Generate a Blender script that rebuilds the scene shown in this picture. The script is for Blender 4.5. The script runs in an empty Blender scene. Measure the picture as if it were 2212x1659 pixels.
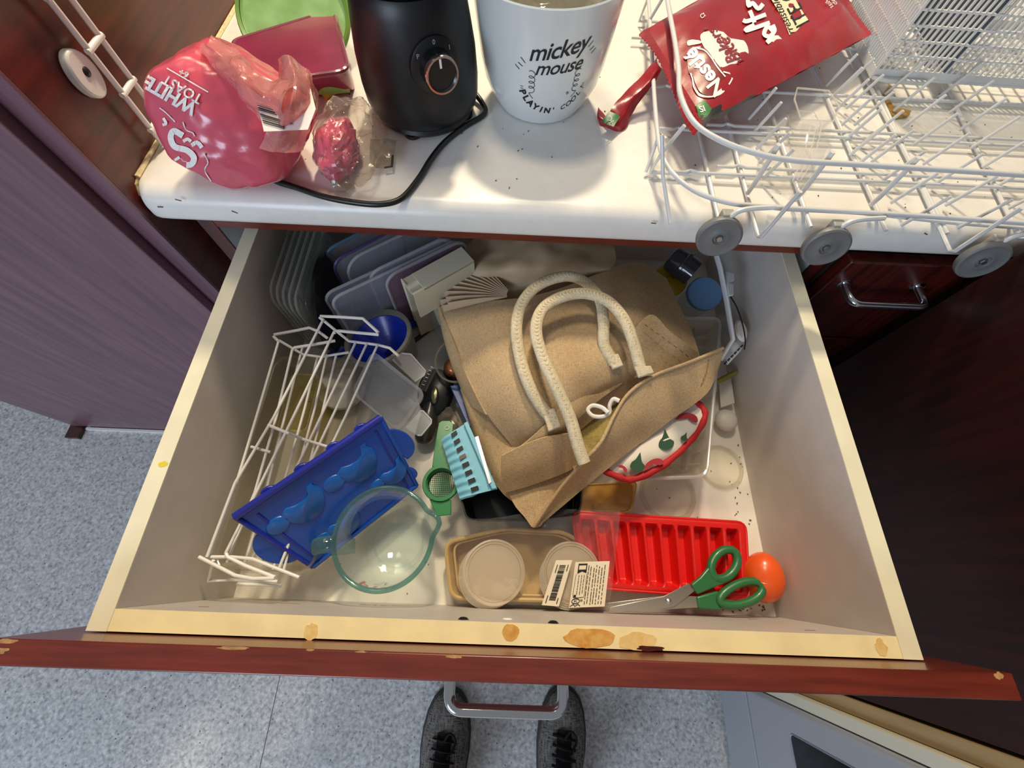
import bpy, bmesh, math, random
from mathutils import Vector, Matrix, noise
import mathutils.geometry as mgeo
random.seed(7)
S = bpy.context.scene
COL = S.collection
RZ = 0.80                      # height of the open drawer's rim above the floor
# ------------------------------------------------------------------ camera
FPX = 896.45
CAM = Vector((0.3588, 0.0591, 0.4284))
def _rot(a, b, c):
    return Matrix.Rotation(c, 3, 'Z') @ Matrix.Rotation(b, 3, 'Y') @ Matrix.Rotation(a, 3, 'X')
CR = _rot(0.4246, -0.0273, 0.0336)
cd = bpy.data.cameras.new('camera'); co = bpy.data.objects.new('camera', cd); COL.objects.link(co)
cd.sensor_fit = 'HORIZONTAL'; cd.sensor_width = 36.0; cd.lens = FPX / 2212 * 36.0
cd.clip_start = 0.01; cd.clip_end = 50
co.matrix_world = Matrix.Translation(CAM + Vector((0, 0, RZ))) @ CR.to_4x4()
S.camera = co
# ------------------------------------------------------------------ light
S.view_settings.view_transform = 'Standard'; S.view_settings.look = 'None'
S.view_settings.gamma = 1.0; S.view_settings.use_curve_mapping = False
S.view_settings.exposure = 0.0
S.cycles.transparent_max_bounces = 40; S.cycles.max_bounces = 10
w = bpy.data.worlds.new('room_ambience'); S.world = w; w.use_nodes = True
w.node_tree.nodes['Background'].inputs[0].default_value = (0.90, 0.90, 0.95, 1)
w.node_tree.nodes['Background'].inputs[1].default_value = 0.28
def area(name, loc, aim, sx, sy, power, col, spread=math.pi):
    l = bpy.data.lights.new(name, 'AREA'); l.shape = 'RECTANGLE'; l.size = sx; l.size_y = sy
    l.energy = power; l.color = col; l.spread = spread
    o = bpy.data.objects.new(name, l); COL.objects.link(o)
    o.location = Vector(loc); d = (Vector(aim) - Vector(loc)).normalized()
    o.rotation_euler = d.to_track_quat('-Z', 'Y').to_euler()
    return o
area('ceiling_lamp_light', (0.42, 1.75, RZ + 1.65), (0.35, 0.3, RZ), 0.16, 0.16, 40, (1.0, 0.83, 0.58))
area('ceiling_lamp_light', (0.15, 1.05, RZ + 1.85), (0.35, 0.3, RZ), 0.3, 0.3, 14, (1.0, 0.85, 0.62))
area('window_daylight', (-1.2, -2.3, RZ + 1.0), (0.2, 0.3, RZ - 0.2), 1.3, 1.1, 54, (0.66, 0.81, 1.0))
# ------------------------------------------------------------------ helpers
def ray(u, v): return CR @ Vector(((u - 1106) / FPX, -(v - 829.5) / FPX, -1.0))
def A(u, v, h):                # photograph direction -> point at height h above the rim
    d = ray(u, v); return CAM + d * ((h - CAM.z) / d.z)
def AY(u, v, y):
    d = ray(u, v); return CAM + d * ((y - CAM.y) / d.y)
def AX(u, v, x):
    d = ray(u, v); return CAM + d * ((x - CAM.x) / d.x)
def V(*a): return Vector(a)
def lin(h):
    h = h.lstrip('#'); r = []
    for i in (0, 2, 4):
        c = int(h[i:i + 2], 16) / 255
        r.append(c / 12.92 if c <= 0.04045 else ((c + 0.055) / 1.055) ** 2.4)
    return (*r, 1)
def frame(ex, ey=None, ez=None):
    ex = Vector(ex).normalized()
    if ez is None: ez = ex.cross(Vector(ey))
    ez = Vector(ez).normalized(); ey = ez.cross(ex).normalized(); ex = ey.cross(ez).normalized()
    return Matrix((ex, ey, ez)).transposed()
def axis_frame(d):
    d = Vector(d).normalized(); a = Vector((1, 0, 0)) if abs(d.x) < .9 else Vector((0, 1, 0))
    x = (a - d * a.dot(d)).normalized(); return Matrix((x, d.cross(x), d)).transposed()
def cr(P, n, closed=False):    # Catmull-Rom through points, n samples a span
    P = [Vector(p) for p in P]; m = len(P); out = []
    for i in range(m if closed else m - 1):
        p1, p2 = P[i], P[(i + 1) % m]
        p0 = P[(i - 1) % m] if closed or i > 0 else p1 * 2 - p2
        p3 = P[(i + 2) % m] if closed or i + 2 < m else p2 * 2 - p1
        for k in range(n):
            t = k / n
            out.append(0.5 * ((2 * p1) + (p2 - p0) * t + (2 * p0 - 5 * p1 + 4 * p2 - p3) * t * t + (3 * p1 - p0 - 3 * p2 + p3) * t ** 3))
    if not closed: out.append(P[-1].copy())
    return out
def rrect(w, d, r, n=5):       # rounded rectangle outline (2D)
    o = []
    for cx, cy, a0 in ((w / 2 - r, d / 2 - r, 0), (-w / 2 + r, d / 2 - r, 90), (-w / 2 + r, -d / 2 + r, 180), (w / 2 - r, -d / 2 + r, 270)):
        for k in range(n + 1):
            a = math.radians(a0 + 90 * k / n); o.append((cx + r * math.cos(a), cy + r * math.sin(a)))
    return o
def roundpoly(P, r, n=4):      # round the corners of a 3D polygon
    P = [Vector(p) for p in P]; o = []
    for i, p in enumerate(P):
        a, b = P[i - 1], P[(i + 1) % len(P)]
        ra = min(r, (a - p).length * .45); rb = min(r, (b - p).length * .45)
        s = p + (a - p).normalized() * ra; e = p + (b - p).normalized() * rb
        for k in range(n + 1):
            t = k / n; o.append((1 - t) ** 2 * s + 2 * t * (1 - t) * p + t * t * e)
    return o
class MB:
    def __init__(s): s.v = []; s.f = []
    def add(s, vs, fs):
        b = len(s.v); s.v += [Vector(p) for p in vs]; s.f += [tuple(i + b for i in f) for f in fs]; return s
    def box(s, x0, x1, y0, y1, z0, z1):
        p = [(x, y, z) for x in (x0, x1) for y in (y0, y1) for z in (z0, z1)]
        return s.add(p, [(0, 1, 3, 2), (4, 6, 7, 5), (0, 4, 5, 1), (2, 3, 7, 6), (0, 2, 6, 4), (1, 5, 7, 3)])
    def obox(s, c, size, R=None):
        R = R or Matrix.Identity(3); c = Vector(c); h = [k / 2 for k in size]
        p = [c + R @ Vector((x * h[0], y * h[1], z * h[2])) for x in (-1, 1) for y in (-1, 1) for z in (-1, 1)]
        return s.add(p, [(0, 1, 3, 2), (4, 6, 7, 5), (0, 4, 5, 1), (2, 3, 7, 6), (0, 2, 6, 4), (1, 5, 7, 3)])
    def tube(s, P, r, n=8, closed=False, flat=1.0, up=None):
        P = [Vector(p) for p in P]; m = len(P); rr = r if isinstance(r, (list, tuple)) else [r] * m
        T = []
        for i in range(m):
            a = P[(i - 1) % m] if closed or i else P[i]; b = P[(i + 1) % m] if closed or i < m - 1 else P[i]
            t = b - a; T.append(t.normalized() if t.length > 1e-9 else Vector((0, 0, 1)))
        x = axis_frame(T[0]).col[0] if up is None else Vector(up)
        vs = []; fs = []
        for i in range(m):
            if up is not None: x = Vector(up)
            x = x - T[i] * x.dot(T[i])
            x = x.normalized() if x.length > 1e-6 else axis_frame(T[i]).col[0]
            y = T[i].cross(x)
            for k in range(n):
                a = 2 * math.pi * k / n; vs.append(P[i] + (x * math.cos(a) * flat + y * math.sin(a)) * rr[i])
        for i in range(m if closed else m - 1):
            j = (i + 1) % m
            for k in range(n): fs.append((i * n + k, i * n + (k + 1) % n, j * n + (k + 1) % n, j * n + k))
        if not closed: fs += [tuple(range(n - 1, -1, -1)), tuple(range((m - 1) * n, m * n))]
        return s.add(vs, fs)
    def lathe(s, prof, c=(0, 0, 0), ax=(0, 0, 1), n=32, sx=1.0, sy=1.0, R=None, a0=0.0, a1=360.0):
        R = R or axis_frame(ax); c = Vector(c); vs = []; fs = []; m = len(prof); full = abs(a1 - a0) >= 359.9
        nn = n if full else n + 1
        for k in range(nn):
            a = math.radians(a0 + (a1 - a0) * k / n)
            for r, z in prof: vs.append(c + R @ Vector((r * math.cos(a) * sx, r * math.sin(a) * sy, z)))
        for k in range(n):
            l = (k + 1) % nn
            for i in range(m - 1):
                q = (k * m + i, l * m + i, l * m + i + 1, k * m + i + 1)
                if prof[i][0] < 1e-7: q = (q[0], q[2], q[3])
                elif prof[i + 1][0] < 1e-7: q = (q[0], q[1], q[2])
                fs.append(q)
        return s.add(vs, fs)
    def loft(s, rings, cap=True, closed=True):
        n = len(rings[0]); vs = [p for r in rings for p in r]; fs = []
        for i in range(len(rings) - 1):
            for k in range(n if closed else n - 1):
                fs.append((i * n + k, i * n + (k + 1) % n, (i + 1) * n + (k + 1) % n, (i + 1) * n + k))
        if cap and closed: fs += [tuple(range(n - 1, -1, -1)), tuple(range((len(rings) - 1) * n, len(rings) * n))]
        return s.add(vs, fs)
    def prism(s, P, d):         # polygon P extruded along d
        P = [Vector(p) for p in P]; d = Vector(d); return s.loft([P, [p + d for p in P]])
    def slab(s, uv, h, t): return s.prism([A(u, v, h) - V(0, 0, t) for u, v in uv], (0, 0, t))
    def grid(s, G, thick=0.0, rough=0.0, seed=0, freq=30.0):
        nu, nv = len(G), len(G[0]); vs = [Vector(p) for r in G for p in r]
        N = []
        for i in range(nu):
            for j in range(nv):
                a = G[min(i + 1, nu - 1)][j] - G[max(i - 1, 0)][j]; b = G[i][min(j + 1, nv - 1)] - G[i][max(j - 1, 0)]
                k = a.cross(b); N.append(k.normalized() if k.length > 1e-12 else Vector((0, 0, 1)))
        if rough:
            vs = [p + q * rough * noise.noise(p * freq + Vector((seed * 7.1, seed * 3.3, seed))) for p, q in zip(vs, N)]
        fs = [(i * nv + j, (i + 1) * nv + j, (i + 1) * nv + j + 1, i * nv + j + 1) for i in range(nu - 1) for j in range(nv - 1)]
        if thick:
            m = len(vs); vs = vs + [p - q * thick for p, q in zip(vs, N)]
            fs += [tuple(k + m for k in reversed(f)) for f in fs]
            e = [i * nv for i in range(nu)] + [(nu - 1) * nv + j for j in range(1, nv)] + [i * nv + nv - 1 for i in range(nu - 2, -1, -1)] + [j for j in range(nv - 2, 0, -1)]
            fs += [(e[k], e[(k + 1) % len(e)], e[(k + 1) % len(e)] + m, e[k] + m) for k in range(len(e))]
        return s.add(vs, fs)
    def patch(s, rows, n=5, m=5, thick=0.0, rough=0.0, seed=0, freq=30.0):   # rows of (u, v, h) or Vectors
        R = [[p if isinstance(p, Vector) else A(*p) for p in r] for r in rows]
        C = [cr(r, m) for r in R]
        cols = [cr([c[j] for c in C], n) for j in range(len(C[0]))]
        G = [[cols[j][i] for j in range(len(cols))] for i in range(len(cols[0]))]
        return s.grid(G, thick, rough, seed, freq)
    def text(s, body, fn, size=1.0, shear=0.0, off=0.0, align='CENTER', spacing=1.0, cut=0.3):
        c = bpy.data.curves.new('t', 'FONT'); c.body = body; c.size = 1.0; c.shear = shear; c.offset = off
        c.align_x = align; c.align_y = 'CENTER'; c.resolution_u = 3; c.space_character = spacing
        o = bpy.data.objects.new('t', c); me = o.to_mesh()
        if cut:
            b = bmesh.new(); b.from_mesh(me); xs = [q.co.x for q in b.verts] or [0]
            for ax, lo, hi in ((0, min(xs), max(xs)), (1, -.6, .6)):
                k = lo + cut
                while k < hi:
                    nv = Vector((1, 0, 0)) if ax == 0 else Vector((0, 1, 0))
                    bmesh.ops.bisect_plane(b, geom=b.verts[:] + b.edges[:] + b.faces[:], plane_co=nv * k, plane_no=nv); k += cut
            b.to_mesh(me); b.free()
        s.add([fn(p.co.x * size, p.co.y * size) for p in me.vertices], [tuple(p.vertices) for p in me.polygons])
        o.to_mesh_clear(); bpy.data.objects.remove(o); bpy.data.curves.remove(c); return s
    def stroke(s, pts, fn, wd=0.1, n=4, k=4):    # a flat pen stroke through 2D points, mapped by fn
        q = cr([Vector((x, y, 0)) for x, y in pts], k) if k > 1 else [Vector((x, y, 0)) for x, y in pts]
        L = []; Rr = []
        for i, p in enumerate(q):
            t = q[min(i + 1, len(q) - 1)] - q[max(i - 1, 0)]; t = t.normalized() if t.length > 1e-9 else Vector((1, 0, 0))
            nn = Vector((-t.y, t.x, 0)) * wd / 2; L.append(fn(*(p + nn).xy)); Rr.append(fn(*(p - nn).xy))
        m = len(q); return s.add(L + Rr, [(i, i + m, i + m + 1, i + 1) for i in range(m - 1)])
    def poly(s, pts, fn):
        return s.add([fn(x, y) for x, y in pts], [tuple(range(len(pts)))])
def plane(o, ex, ey, lift=0.0003):
    o = Vector(o); ex = Vector(ex); ey = Vector(ey); n = ex.cross(ey).normalized() * lift
    return lambda x, y: o + ex * x + ey * y + n
def mesh_obj(name, mb, mat, smooth=40, bevel=0.0, seg=2, off=Vector()):
    me = bpy.data.meshes.new(name); me.from_pydata([tuple(p - off) for p in mb.v], [], mb.f); me.update()
    if smooth:
        me.shade_smooth(); me.set_sharp_from_angle(angle=math.radians(smooth))
    me.materials.append(mat); o = bpy.data.objects.new(name, me); COL.objects.link(o)
    if bevel:
        b = o.modifiers.new('bevel', 'BEVEL'); b.width = bevel; b.segments = seg; b.limit_method = 'ANGLE'; b.angle_limit = math.radians(40)
    return o
class Thing:
    def __init__(s, name, label=None, cat=None, group=None, kind=None):
        s.name, s.label, s.cat, s.group, s.kind, s.parts = name, label, cat, group, kind, []
    def part(s, name, mb, mat, parent=None, smooth=40, bevel=0.0, seg=2, label=None, kind=None):
        s.parts.append((name, mb, mat, parent, smooth, bevel, seg, label, kind)); return len(s.parts) - 1
    def done(s):
        pts = [p for q in s.parts for p in q[1].v]
        lo = [min(p[i] for p in pts) for i in range(3)]; hi = [max(p[i] for p in pts) for i in range(3)]
        off = Vector(((lo[0] + hi[0]) / 2, (lo[1] + hi[1]) / 2, lo[2]))
        single = len(s.parts) == 1 and s.parts[0][0] is None
        if single:
            q = s.parts[0]; root = mesh_obj(s.name, q[1], q[2], q[4], q[5], q[6], off)
        else:
            root = bpy.data.objects.new(s.name, None); COL.objects.link(root); root.empty_display_size = 0.02; obs = []
            for nm, mb, mt, pa, sm, bv, sg, lb, kd in s.parts:
                o = mesh_obj(nm, mb, mt, sm, bv, sg, off); o.parent = root if pa is None else obs[pa]
                if lb: o['label'] = lb
                if kd: o['kind'] = kd
                obs.append(o)
        root.location = off + Vector((0, 0, RZ))
        if s.label: root['label'] = s.label
        if s.cat: root['category'] = s.cat
        if s.group: root['group'] = s.group
        if s.kind: root['kind'] = s.kind
        s.root = root; return root
def dup(root, loc=None, rot=None, label=None):
    def cp(o, par):
        c = o.copy(); COL.objects.link(c)
        if par is not None: c.parent = par
        for ch in o.children: cp(ch, c)
        return c
    c = cp(root, None)
    if loc is not None: c.location = loc
    if rot is not None: c.rotation_euler = rot
    if label: c['label'] = label
    return c
def one(name, label, cat, mb, mat, group=None, kind=None, **k):
    t = Thing(name, label, cat, group, kind); t.part(None, mb, mat, **k); return t.done()
# ------------------------------------------------------------------ materials
def nodes(name):
    m = bpy.data.materials.new(name); m.use_nodes = True; t = m.node_tree
    return m, t, t.nodes['Principled BSDF'], t.nodes['Material Output']
def setin(p, **k):
    for a, b in k.items(): p.inputs[a.replace('_', ' ')].default_value = b
def mat(name, col, rough=0.5, metal=0.0, spec=0.5, var=0.0, scale=40.0, stretch=(1, 1, 1), bump=0.0, bscale=None, col2=None, coat=0.0, sss=0.0, trans=0.0, alpha=1.0):
    m, t, p, o = nodes(name); c = lin(col)
    setin(p, Base_Color=c, Roughness=rough, Metallic=metal)
    p.inputs['Specular IOR Level'].default_value = spec; p.inputs['Coat Weight'].default_value = coat; p.inputs['Coat Roughness'].default_value = 0.15
    if sss: p.inputs['Subsurface Weight'].default_value = sss; p.inputs['Subsurface Scale'].default_value = 0.004
    L = t.links
    if var or col2 or bump:
        tc = t.nodes.new('ShaderNodeTexCoord'); mp = t.nodes.new('ShaderNodeMapping'); mp.inputs['Scale'].default_value = stretch
        L.new(tc.outputs['Object'], mp.inputs[0])
        nz = t.nodes.new('ShaderNodeTexNoise'); nz.inputs['Scale'].default_value = scale; nz.inputs['Detail'].default_value = 5
        L.new(mp.outputs[0], nz.inputs['Vector'])
        if var or col2:
            r = t.nodes.new('ShaderNodeValToRGB'); r.color_ramp.elements[0].position = .35; r.color_ramp.elements[1].position = .65
            d = lin(col2) if col2 else tuple(k * (1 - var) for k in c[:3]) + (1,)
            r.color_ramp.elements[0].color = d; r.color_ramp.elements[1].color = c if col2 else tuple(min(1, k * (1 + var * .5)) for k in c[:3]) + (1,)
            L.new(nz.outputs[0], r.inputs[0]); L.new(r.outputs[0], p.inputs['Base Color'])
        if bump:
            b = t.nodes.new('ShaderNodeBump'); b.inputs['Strength'].default_value = bump; b.inputs['Distance'].default_value = 0.001
            if bscale:
                n2 = t.nodes.new('ShaderNodeTexNoise'); n2.inputs['Scale'].default_value = bscale; n2.inputs['Detail'].default_value = 3
                L.new(mp.outputs[0], n2.inputs['Vector']); L.new(n2.outputs[0], b.inputs['Height'])
            else: L.new(nz.outputs[0], b.inputs['Height'])
            L.new(b.outputs[0], p.inputs['Normal'])
    return m
def clear(name, tint='#ffffff', alpha=0.25, body='#dfe3e6', rough=0.15, edge=0.5, spec=0.5, bump=0.0, bscale=40):
    """thin clear plastic or glass: light passes straight through, edges turn milky as the wall is seen at a slant"""
    m, t, p, o = nodes(name); L = t.links
    setin(p, Base_Color=lin(body), Roughness=rough); p.inputs['Specular IOR Level'].default_value = spec
    tr = t.nodes.new('ShaderNodeBsdfTransparent'); tr.inputs[0].default_value = lin(tint)
    lw = t.nodes.new('ShaderNodeLayerWeight'); lw.inputs['Blend'].default_value = 0.35
    ma = t.nodes.new('ShaderNodeMath'); ma.operation = 'MULTIPLY_ADD'; ma.use_clamp = True; ma.inputs[1].default_value = edge; ma.inputs[2].default_value = alpha
    L.new(lw.outputs['Facing'], ma.inputs[0])
    gl = t.nodes.new('ShaderNodeBsdfGlossy'); gl.inputs['Roughness'].default_value = rough
    tl = t.nodes.new('ShaderNodeBsdfTranslucent'); tl.inputs[0].default_value = lin(body)
    mb_ = t.nodes.new('ShaderNodeMixShader'); mb_.inputs[0].default_value = .45; L.new(p.outputs[0], mb_.inputs[1]); L.new(tl.outputs[0], mb_.inputs[2])
    mx = t.nodes.new('ShaderNodeMixShader'); L.new(ma.outputs[0], mx.inputs[0]); L.new(tr.outputs[0], mx.inputs[1]); L.new(mb_.outputs[0], mx.inputs[2])
    pw = t.nodes.new('ShaderNodeMath'); pw.operation = 'POWER'; pw.inputs[1].default_value = 4.0
    l2 = t.nodes.new('ShaderNodeLayerWeight'); l2.inputs['Blend'].default_value = 0.5; L.new(l2.outputs['Facing'], pw.inputs[0])
    fr = t.nodes.new('ShaderNodeMath'); fr.operation = 'MULTIPLY_ADD'; fr.use_clamp = True; fr.inputs[1].default_value = 0.6; fr.inputs[2].default_value = 0.05
    L.new(pw.outputs[0], fr.inputs[0])
    m2 = t.nodes.new('ShaderNodeMixShader'); L.new(fr.outputs[0], m2.inputs[0]); L.new(mx.outputs[0], m2.inputs[1]); L.new(gl.outputs[0], m2.inputs[2])
    L.new(m2.outputs[0], o.inputs[0])
    if bump:
        tc = t.nodes.new('ShaderNodeTexCoord'); nz = t.nodes.new('ShaderNodeTexNoise'); nz.inputs['Scale'].default_value = bscale; nz.inputs['Detail'].default_value = 3
        nz.inputs['Distortion'].default_value = 1.0
        b = t.nodes.new('ShaderNodeBump'); b.inputs['Strength'].default_value = bump; b.inputs['Distance'].default_value = 0.004
        L.new(tc.outputs['Object'], nz.inputs['Vector']); L.new(nz.outputs[0], b.inputs['Height'])
        for k in (p, gl, l2): L.new(b.outputs[0], k.inputs['Normal'])
    return m
def wood(name, dark, light, axis, rough=0.3, scale=9.0, coat=0.3):
    st = [14, 14, 14]; st['xyz'.index(axis)] = 1.0
    return mat(name, light, rough, col2=dark, scale=scale, stretch=st, bump=0.06, coat=coat)
# ------------------------------------------------------------------ palette
M = {}
M['mahog_z'] = wood('mahogany_upright_grain', '#2e0d09', '#521911', 'z')
M['mahog_x'] = wood('mahogany_lengthwise_grain', '#5b2015', '#6f2a1c', 'x', .35, 14)
M['purple_z'] = wood('daylight_hazed_mahogany', '#61414c', '#76525c', 'z', .45, 6, .3)  # purplish daylight haze is mixed into the mahogany base colour
M['gable_y'] = wood('polished_mahogany_gable', '#43120a', '#642012', 'y', .34, 7, .2)
M['dark_z'] = wood('near_black_mahogany', '#1f0604', '#2e0b06', 'z', .42, 6, .0)  # near-black mahogany, a low albedo of its own
M['melamine'] = mat('white_melamine', '#c9c2bb', .42, var=.05, scale=30)
M['melamine_blue'] = mat('white_carcass_melamine', '#c3cacb', .5)
M['rim_cream'] = mat('cream_edge_tape', '#e9e2c6', .5, var=.06, scale=25)
M['rim_yellow'] = mat('yellowed_edge_tape', '#f1e2b2', .5, var=.08, scale=30)
M['worktop'] = mat('white_laminate', '#e6e3dc', .3, var=.03, scale=60, bump=.02, bscale=400)
M['stain'] = mat('brown_tea_stain', '#d9ae62', .55, col2='#c98f3e', scale=160)
M['stain_pale'] = mat('pale_tea_stain', '#e6cb8e', .55, col2='#dcb973', scale=160)
M['chip'] = mat('bare_board_chip', '#a9804f', .8, var=.3, scale=200)
M['chrome'] = mat('chrome', '#c9ccd0', .12, 1.0)
M['steel'] = mat('brushed_steel', '#b9bdc4', .3, 1.0, bump=.05)
M['enamel'] = mat('white_wire_coating', '#e9e8e4', .3, bump=.1, bscale=150)
M['rackgrey'] = mat('pale_grey_rack_coating', '#d2d3d2', .33, bump=.15, bscale=200)
M['black'] = mat('black_plastic', '#141516', .35)
M['blackm'] = mat('satin_black_plastic', '#101215', .42, bump=.05, bscale=900)
M['screw'] = mat('dark_screw_metal', '#3a3a3c', .4, .8)
M['crumb'] = mat('dark_crumbs', '#6b5038', .9)
def ink(n, c): M[n] = mat(n, c, .5); return M[n]
ink('ink_black', '#16161a'); ink('ink_white', '#f2eeea'); ink('ink_red', '#c02a35'); ink('ink_grey', '#b4b4b8')
# ------------------------------------------------------------------ floor: two vinyl sheets meeting at a seam
def floor_mat():
    m, t, p, o = nodes('speckled_vinyl'); L = t.links; p.inputs['Roughness'].default_value = .38
    tc = t.nodes.new('ShaderNodeTexCoord')
    def nz(s, d=4, dis=0):
        n = t.nodes.new('ShaderNodeTexNoise'); n.inputs['Scale'].default_value = s; n.inputs['Detail'].default_value = d; n.inputs['Distortion'].default_value = dis
        L.new(tc.outputs['Object'], n.inputs['Vector']); return n
    def ramp(src, stops):
        r = t.nodes.new('ShaderNodeValToRGB'); e = r.color_ramp.elements
        while len(e) < len(stops): e.new(.5)
        for k, (q, c) in zip(e, stops): k.position = q; k.color = lin(c)
        L.new(src, r.inputs[0]); return r
    a = ramp(nz(130, 4, .4).outputs[0], ((.30, '#979898'), (.46, '#bfc0c0'), (.58, '#d0d0ce'), (.72, '#e8e8e6')))
    vo = t.nodes.new('ShaderNodeTexVoronoi'); vo.inputs['Scale'].default_value = 75; L.new(tc.outputs['Object'], vo.inputs['Vector'])
    b = ramp(vo.outputs['Distance'], ((.10, '#000000'), (.17, '#ffffff')))
    pick = ramp(nz(52, 2).outputs[0], ((.50, '#ffffff'), (.56, '#000000')))
    mxx = t.nodes.new('ShaderNodeMix'); mxx.data_type = 'RGBA'; mxx.blend_type = 'LIGHTEN'; mxx.inputs[0].default_value = 1
    L.new(b.outputs[0], mxx.inputs[6]); L.new(pick.outputs[0], mxx.inputs[7])
    mx = t.nodes.new('ShaderNodeMix'); mx.data_type = 'RGBA'; L.new(mxx.outputs[2], mx.inputs[0])
    mx.inputs[6].default_value = lin('#67696b'); L.new(a.outputs[0], mx.inputs[7]); L.new(mx.outputs[2], p.inputs['Base Color'])
    return m
M['vinyl'] = floor_mat()
M['seam'] = mat('seam_dirt', '#77787a', .8)
M['dark'] = mat('dark_board', '#1c0c09', .7)  # dark brown board for carcasses and plinths
f = Thing('floor', 'pale blue grey speckled vinyl kitchen floor with one straight seam', kind='structure')
f.part('vinyl_sheet', MB().box(-3.0, -.1655, -3, 1.2, -RZ - .01, -RZ), M['vinyl'])
f.part('vinyl_sheet', MB().box(-.1635, 3.0, -3, 1.2, -RZ - .01, -RZ), M['vinyl'])
f.part('seam', MB().box(-.1655, -.1635, -3, 1.2, -RZ - .01, -RZ - .0012), M['seam'])
f.done()
# ------------------------------------------------------------------ tall cabinet on the left
t = Thing('tall_cabinet', 'tall mahogany cabinet with purplish daylight haze in its colour, left of the worktop', 'cabinet')
t.part('side_panel', MB().box(-.105, -.08, .430, 1.1, -.72, 1.1), M['gable_y'], bevel=.001)
t.part('edge_strip', MB().box(-.1055, -.0795, .426, .430, -.72, 1.1), M['purple_z'])
t.part('door', MB().box(-.93, -.1075, .412, .430, -.785, 1.1), M['purple_z'], bevel=.0015)
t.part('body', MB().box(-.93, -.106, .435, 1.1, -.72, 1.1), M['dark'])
t.part('plinth_leg', MB().box(-.94, -.902, .376, .43, -RZ + .0005, -.787), M['mahog_z'])
t.done()
one('trim_1', 'thin white skirting strip at the foot of the purplish tall cabinet', None, MB().box(-.895, -.11, .404, .411, -RZ + .0002, -RZ + .009), M['ink_white'], kind='structure')
# ------------------------------------------------------------------ base cabinet that held the open drawer
t = Thing('base_cabinet', 'mahogany base cabinet under the white worktop with its top drawer pulled out', 'cabinet')
t.part('side_panel', MB().box(-.039, -.0212, .4505, 1.05, -.7, .0385), M['melamine_blue'])
t.part('side_panel', MB().box(.7612, .779, .4505, 1.05, -.7, .0385), M['melamine_blue'])
t.part('edge_strip', MB().box(-.040, -.0205, .448, .4508, -.7, .0385), M['mahog_z'])
t.part('edge_strip', MB().box(.7605, .78, .448, .4508, -.7, .0385), M['mahog_z'])
t.part('top_rail', MB().box(-.0205, .7605, .448, .468, .017, .0385), M['mahog_x'], bevel=.001)
t.part('back_panel', MB().box(-.0212, .7612, 1.03, 1.05, -.7, .0385), M['melamine_blue'])
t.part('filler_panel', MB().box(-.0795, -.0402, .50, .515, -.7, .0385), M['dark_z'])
t.part('lower_front', MB().box(-.04, .78, .428, .447, -.70, -.245), M['mahog_z'], bevel=.002)
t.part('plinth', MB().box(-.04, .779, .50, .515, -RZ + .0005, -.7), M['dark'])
t.done()
# ------------------------------------------------------------------ the open drawer
W = .74; TH = .0181; FH = -.181
d = Thing('drawer', 'wide open drawer of white board with yellowed rim and mahogany front', 'drawer')
sl = d.part('side_panel', MB().box(0, TH, 0, .62, -.197, -.0012), M['melamine'])
sr = d.part('side_panel', MB().box(W - TH, W, 0, .62, -.197, -.0012), M['melamine'])
d.part('edge_tape', MB().box(0, TH, 0, .62, -.0012, 0), M['rim_cream'], parent=sl)
d.part('edge_tape', MB().box(W - TH, W, 0, .62, -.0012, 0), M['rim_cream'], parent=sr)
fb = d.part('front_board', MB().box(TH + .0003, W - TH - .0003, .0002, .0176, -.197, -.0012), M['melamine'])
d.part('edge_tape', MB().box(TH + .0003, W - TH - .0003, .0002, .0176, -.0012, 0), M['rim_yellow'], parent=fb)
d.part('back_board', MB().box(TH, W - TH, .602, .62, -.197, -.02), M['melamine'])
d.part('bottom_panel', MB().box(TH, W - TH, .0176, .602, -.190, FH), mat('white_drawer_base', '#e9e4da', .4, var=.03, scale=30))
PTZ = .0415; PFY = -.0195; PXR = AY(2165, 1450, -.0012).x
fp = d.part('front_panel', MB().box(W - PXR, PXR, PFY, -.0012, -.235, PTZ), M['mahog_x'], bevel=.0012)
# worn places on the panel's top edge and tea stains on the rim
def blob2(cx, cy, rx, ry, z, seed, n=18, jit=.35, t=.0003):
    P = []
    for k in range(n):
        a = 2 * math.pi * k / n; q = 1 + jit * noise.noise(Vector((math.cos(a) * 1.7 + seed, math.sin(a) * 1.7, seed * 2.3)))
        P.append(V(cx + rx * q * math.cos(a), cy + ry * q * math.sin(a), z))
    return MB().prism(P, (0, 0, t))
for u, v, rx, ry, h, s in ((1275, 1378, .0215, .0075, 0, 1), (1104, 1366, .0075, .0068, 0, 2)):
    p = A(u, v, 0); d.part('stain', blob2(p.x, p.y, rx, ry, 0, s, jit=.25), M['stain'], parent=fb, label='brown tea stain')
for u, v, rx, ry, s in ((672, 1364, .006, .007, 3), (1375, 1385, .018, .007, 4), (1903, 1398, .0055, .0065, 5)):
    p = A(u, v, 0); d.part('stain', blob2(p.x, p.y, rx, ry, 0, s), M['stain_pale'], parent=fb, label='pale tea stain')
p = A(350, 1003, 0); d.part('stain', blob2(.012, p.y, .005, .003, 0, 6), mat('yellow_smear', '#dccb3f', .6), parent=sl, label='yellow smear')
for u, v, rx, ry, s in ((505, 1400, .013, .0022, 1), (672, 1400, .004, .0016, 2), (980, 1418, .008, .0025, 3), (10, 1385, .012, .003, 4), (4, 1405, .006, .004, 7), (780, 1408, .006, .0012, 5), (2158, 1460, .005, .005, 6)):
    p = A(u, v, PTZ); d.part('chip', blob2(p.x, min(p.y, -.0014 - ry * .3), rx * .8, ry * .5, PTZ - .0001, s, jit=.6), M['chip'], parent=fp)
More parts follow.
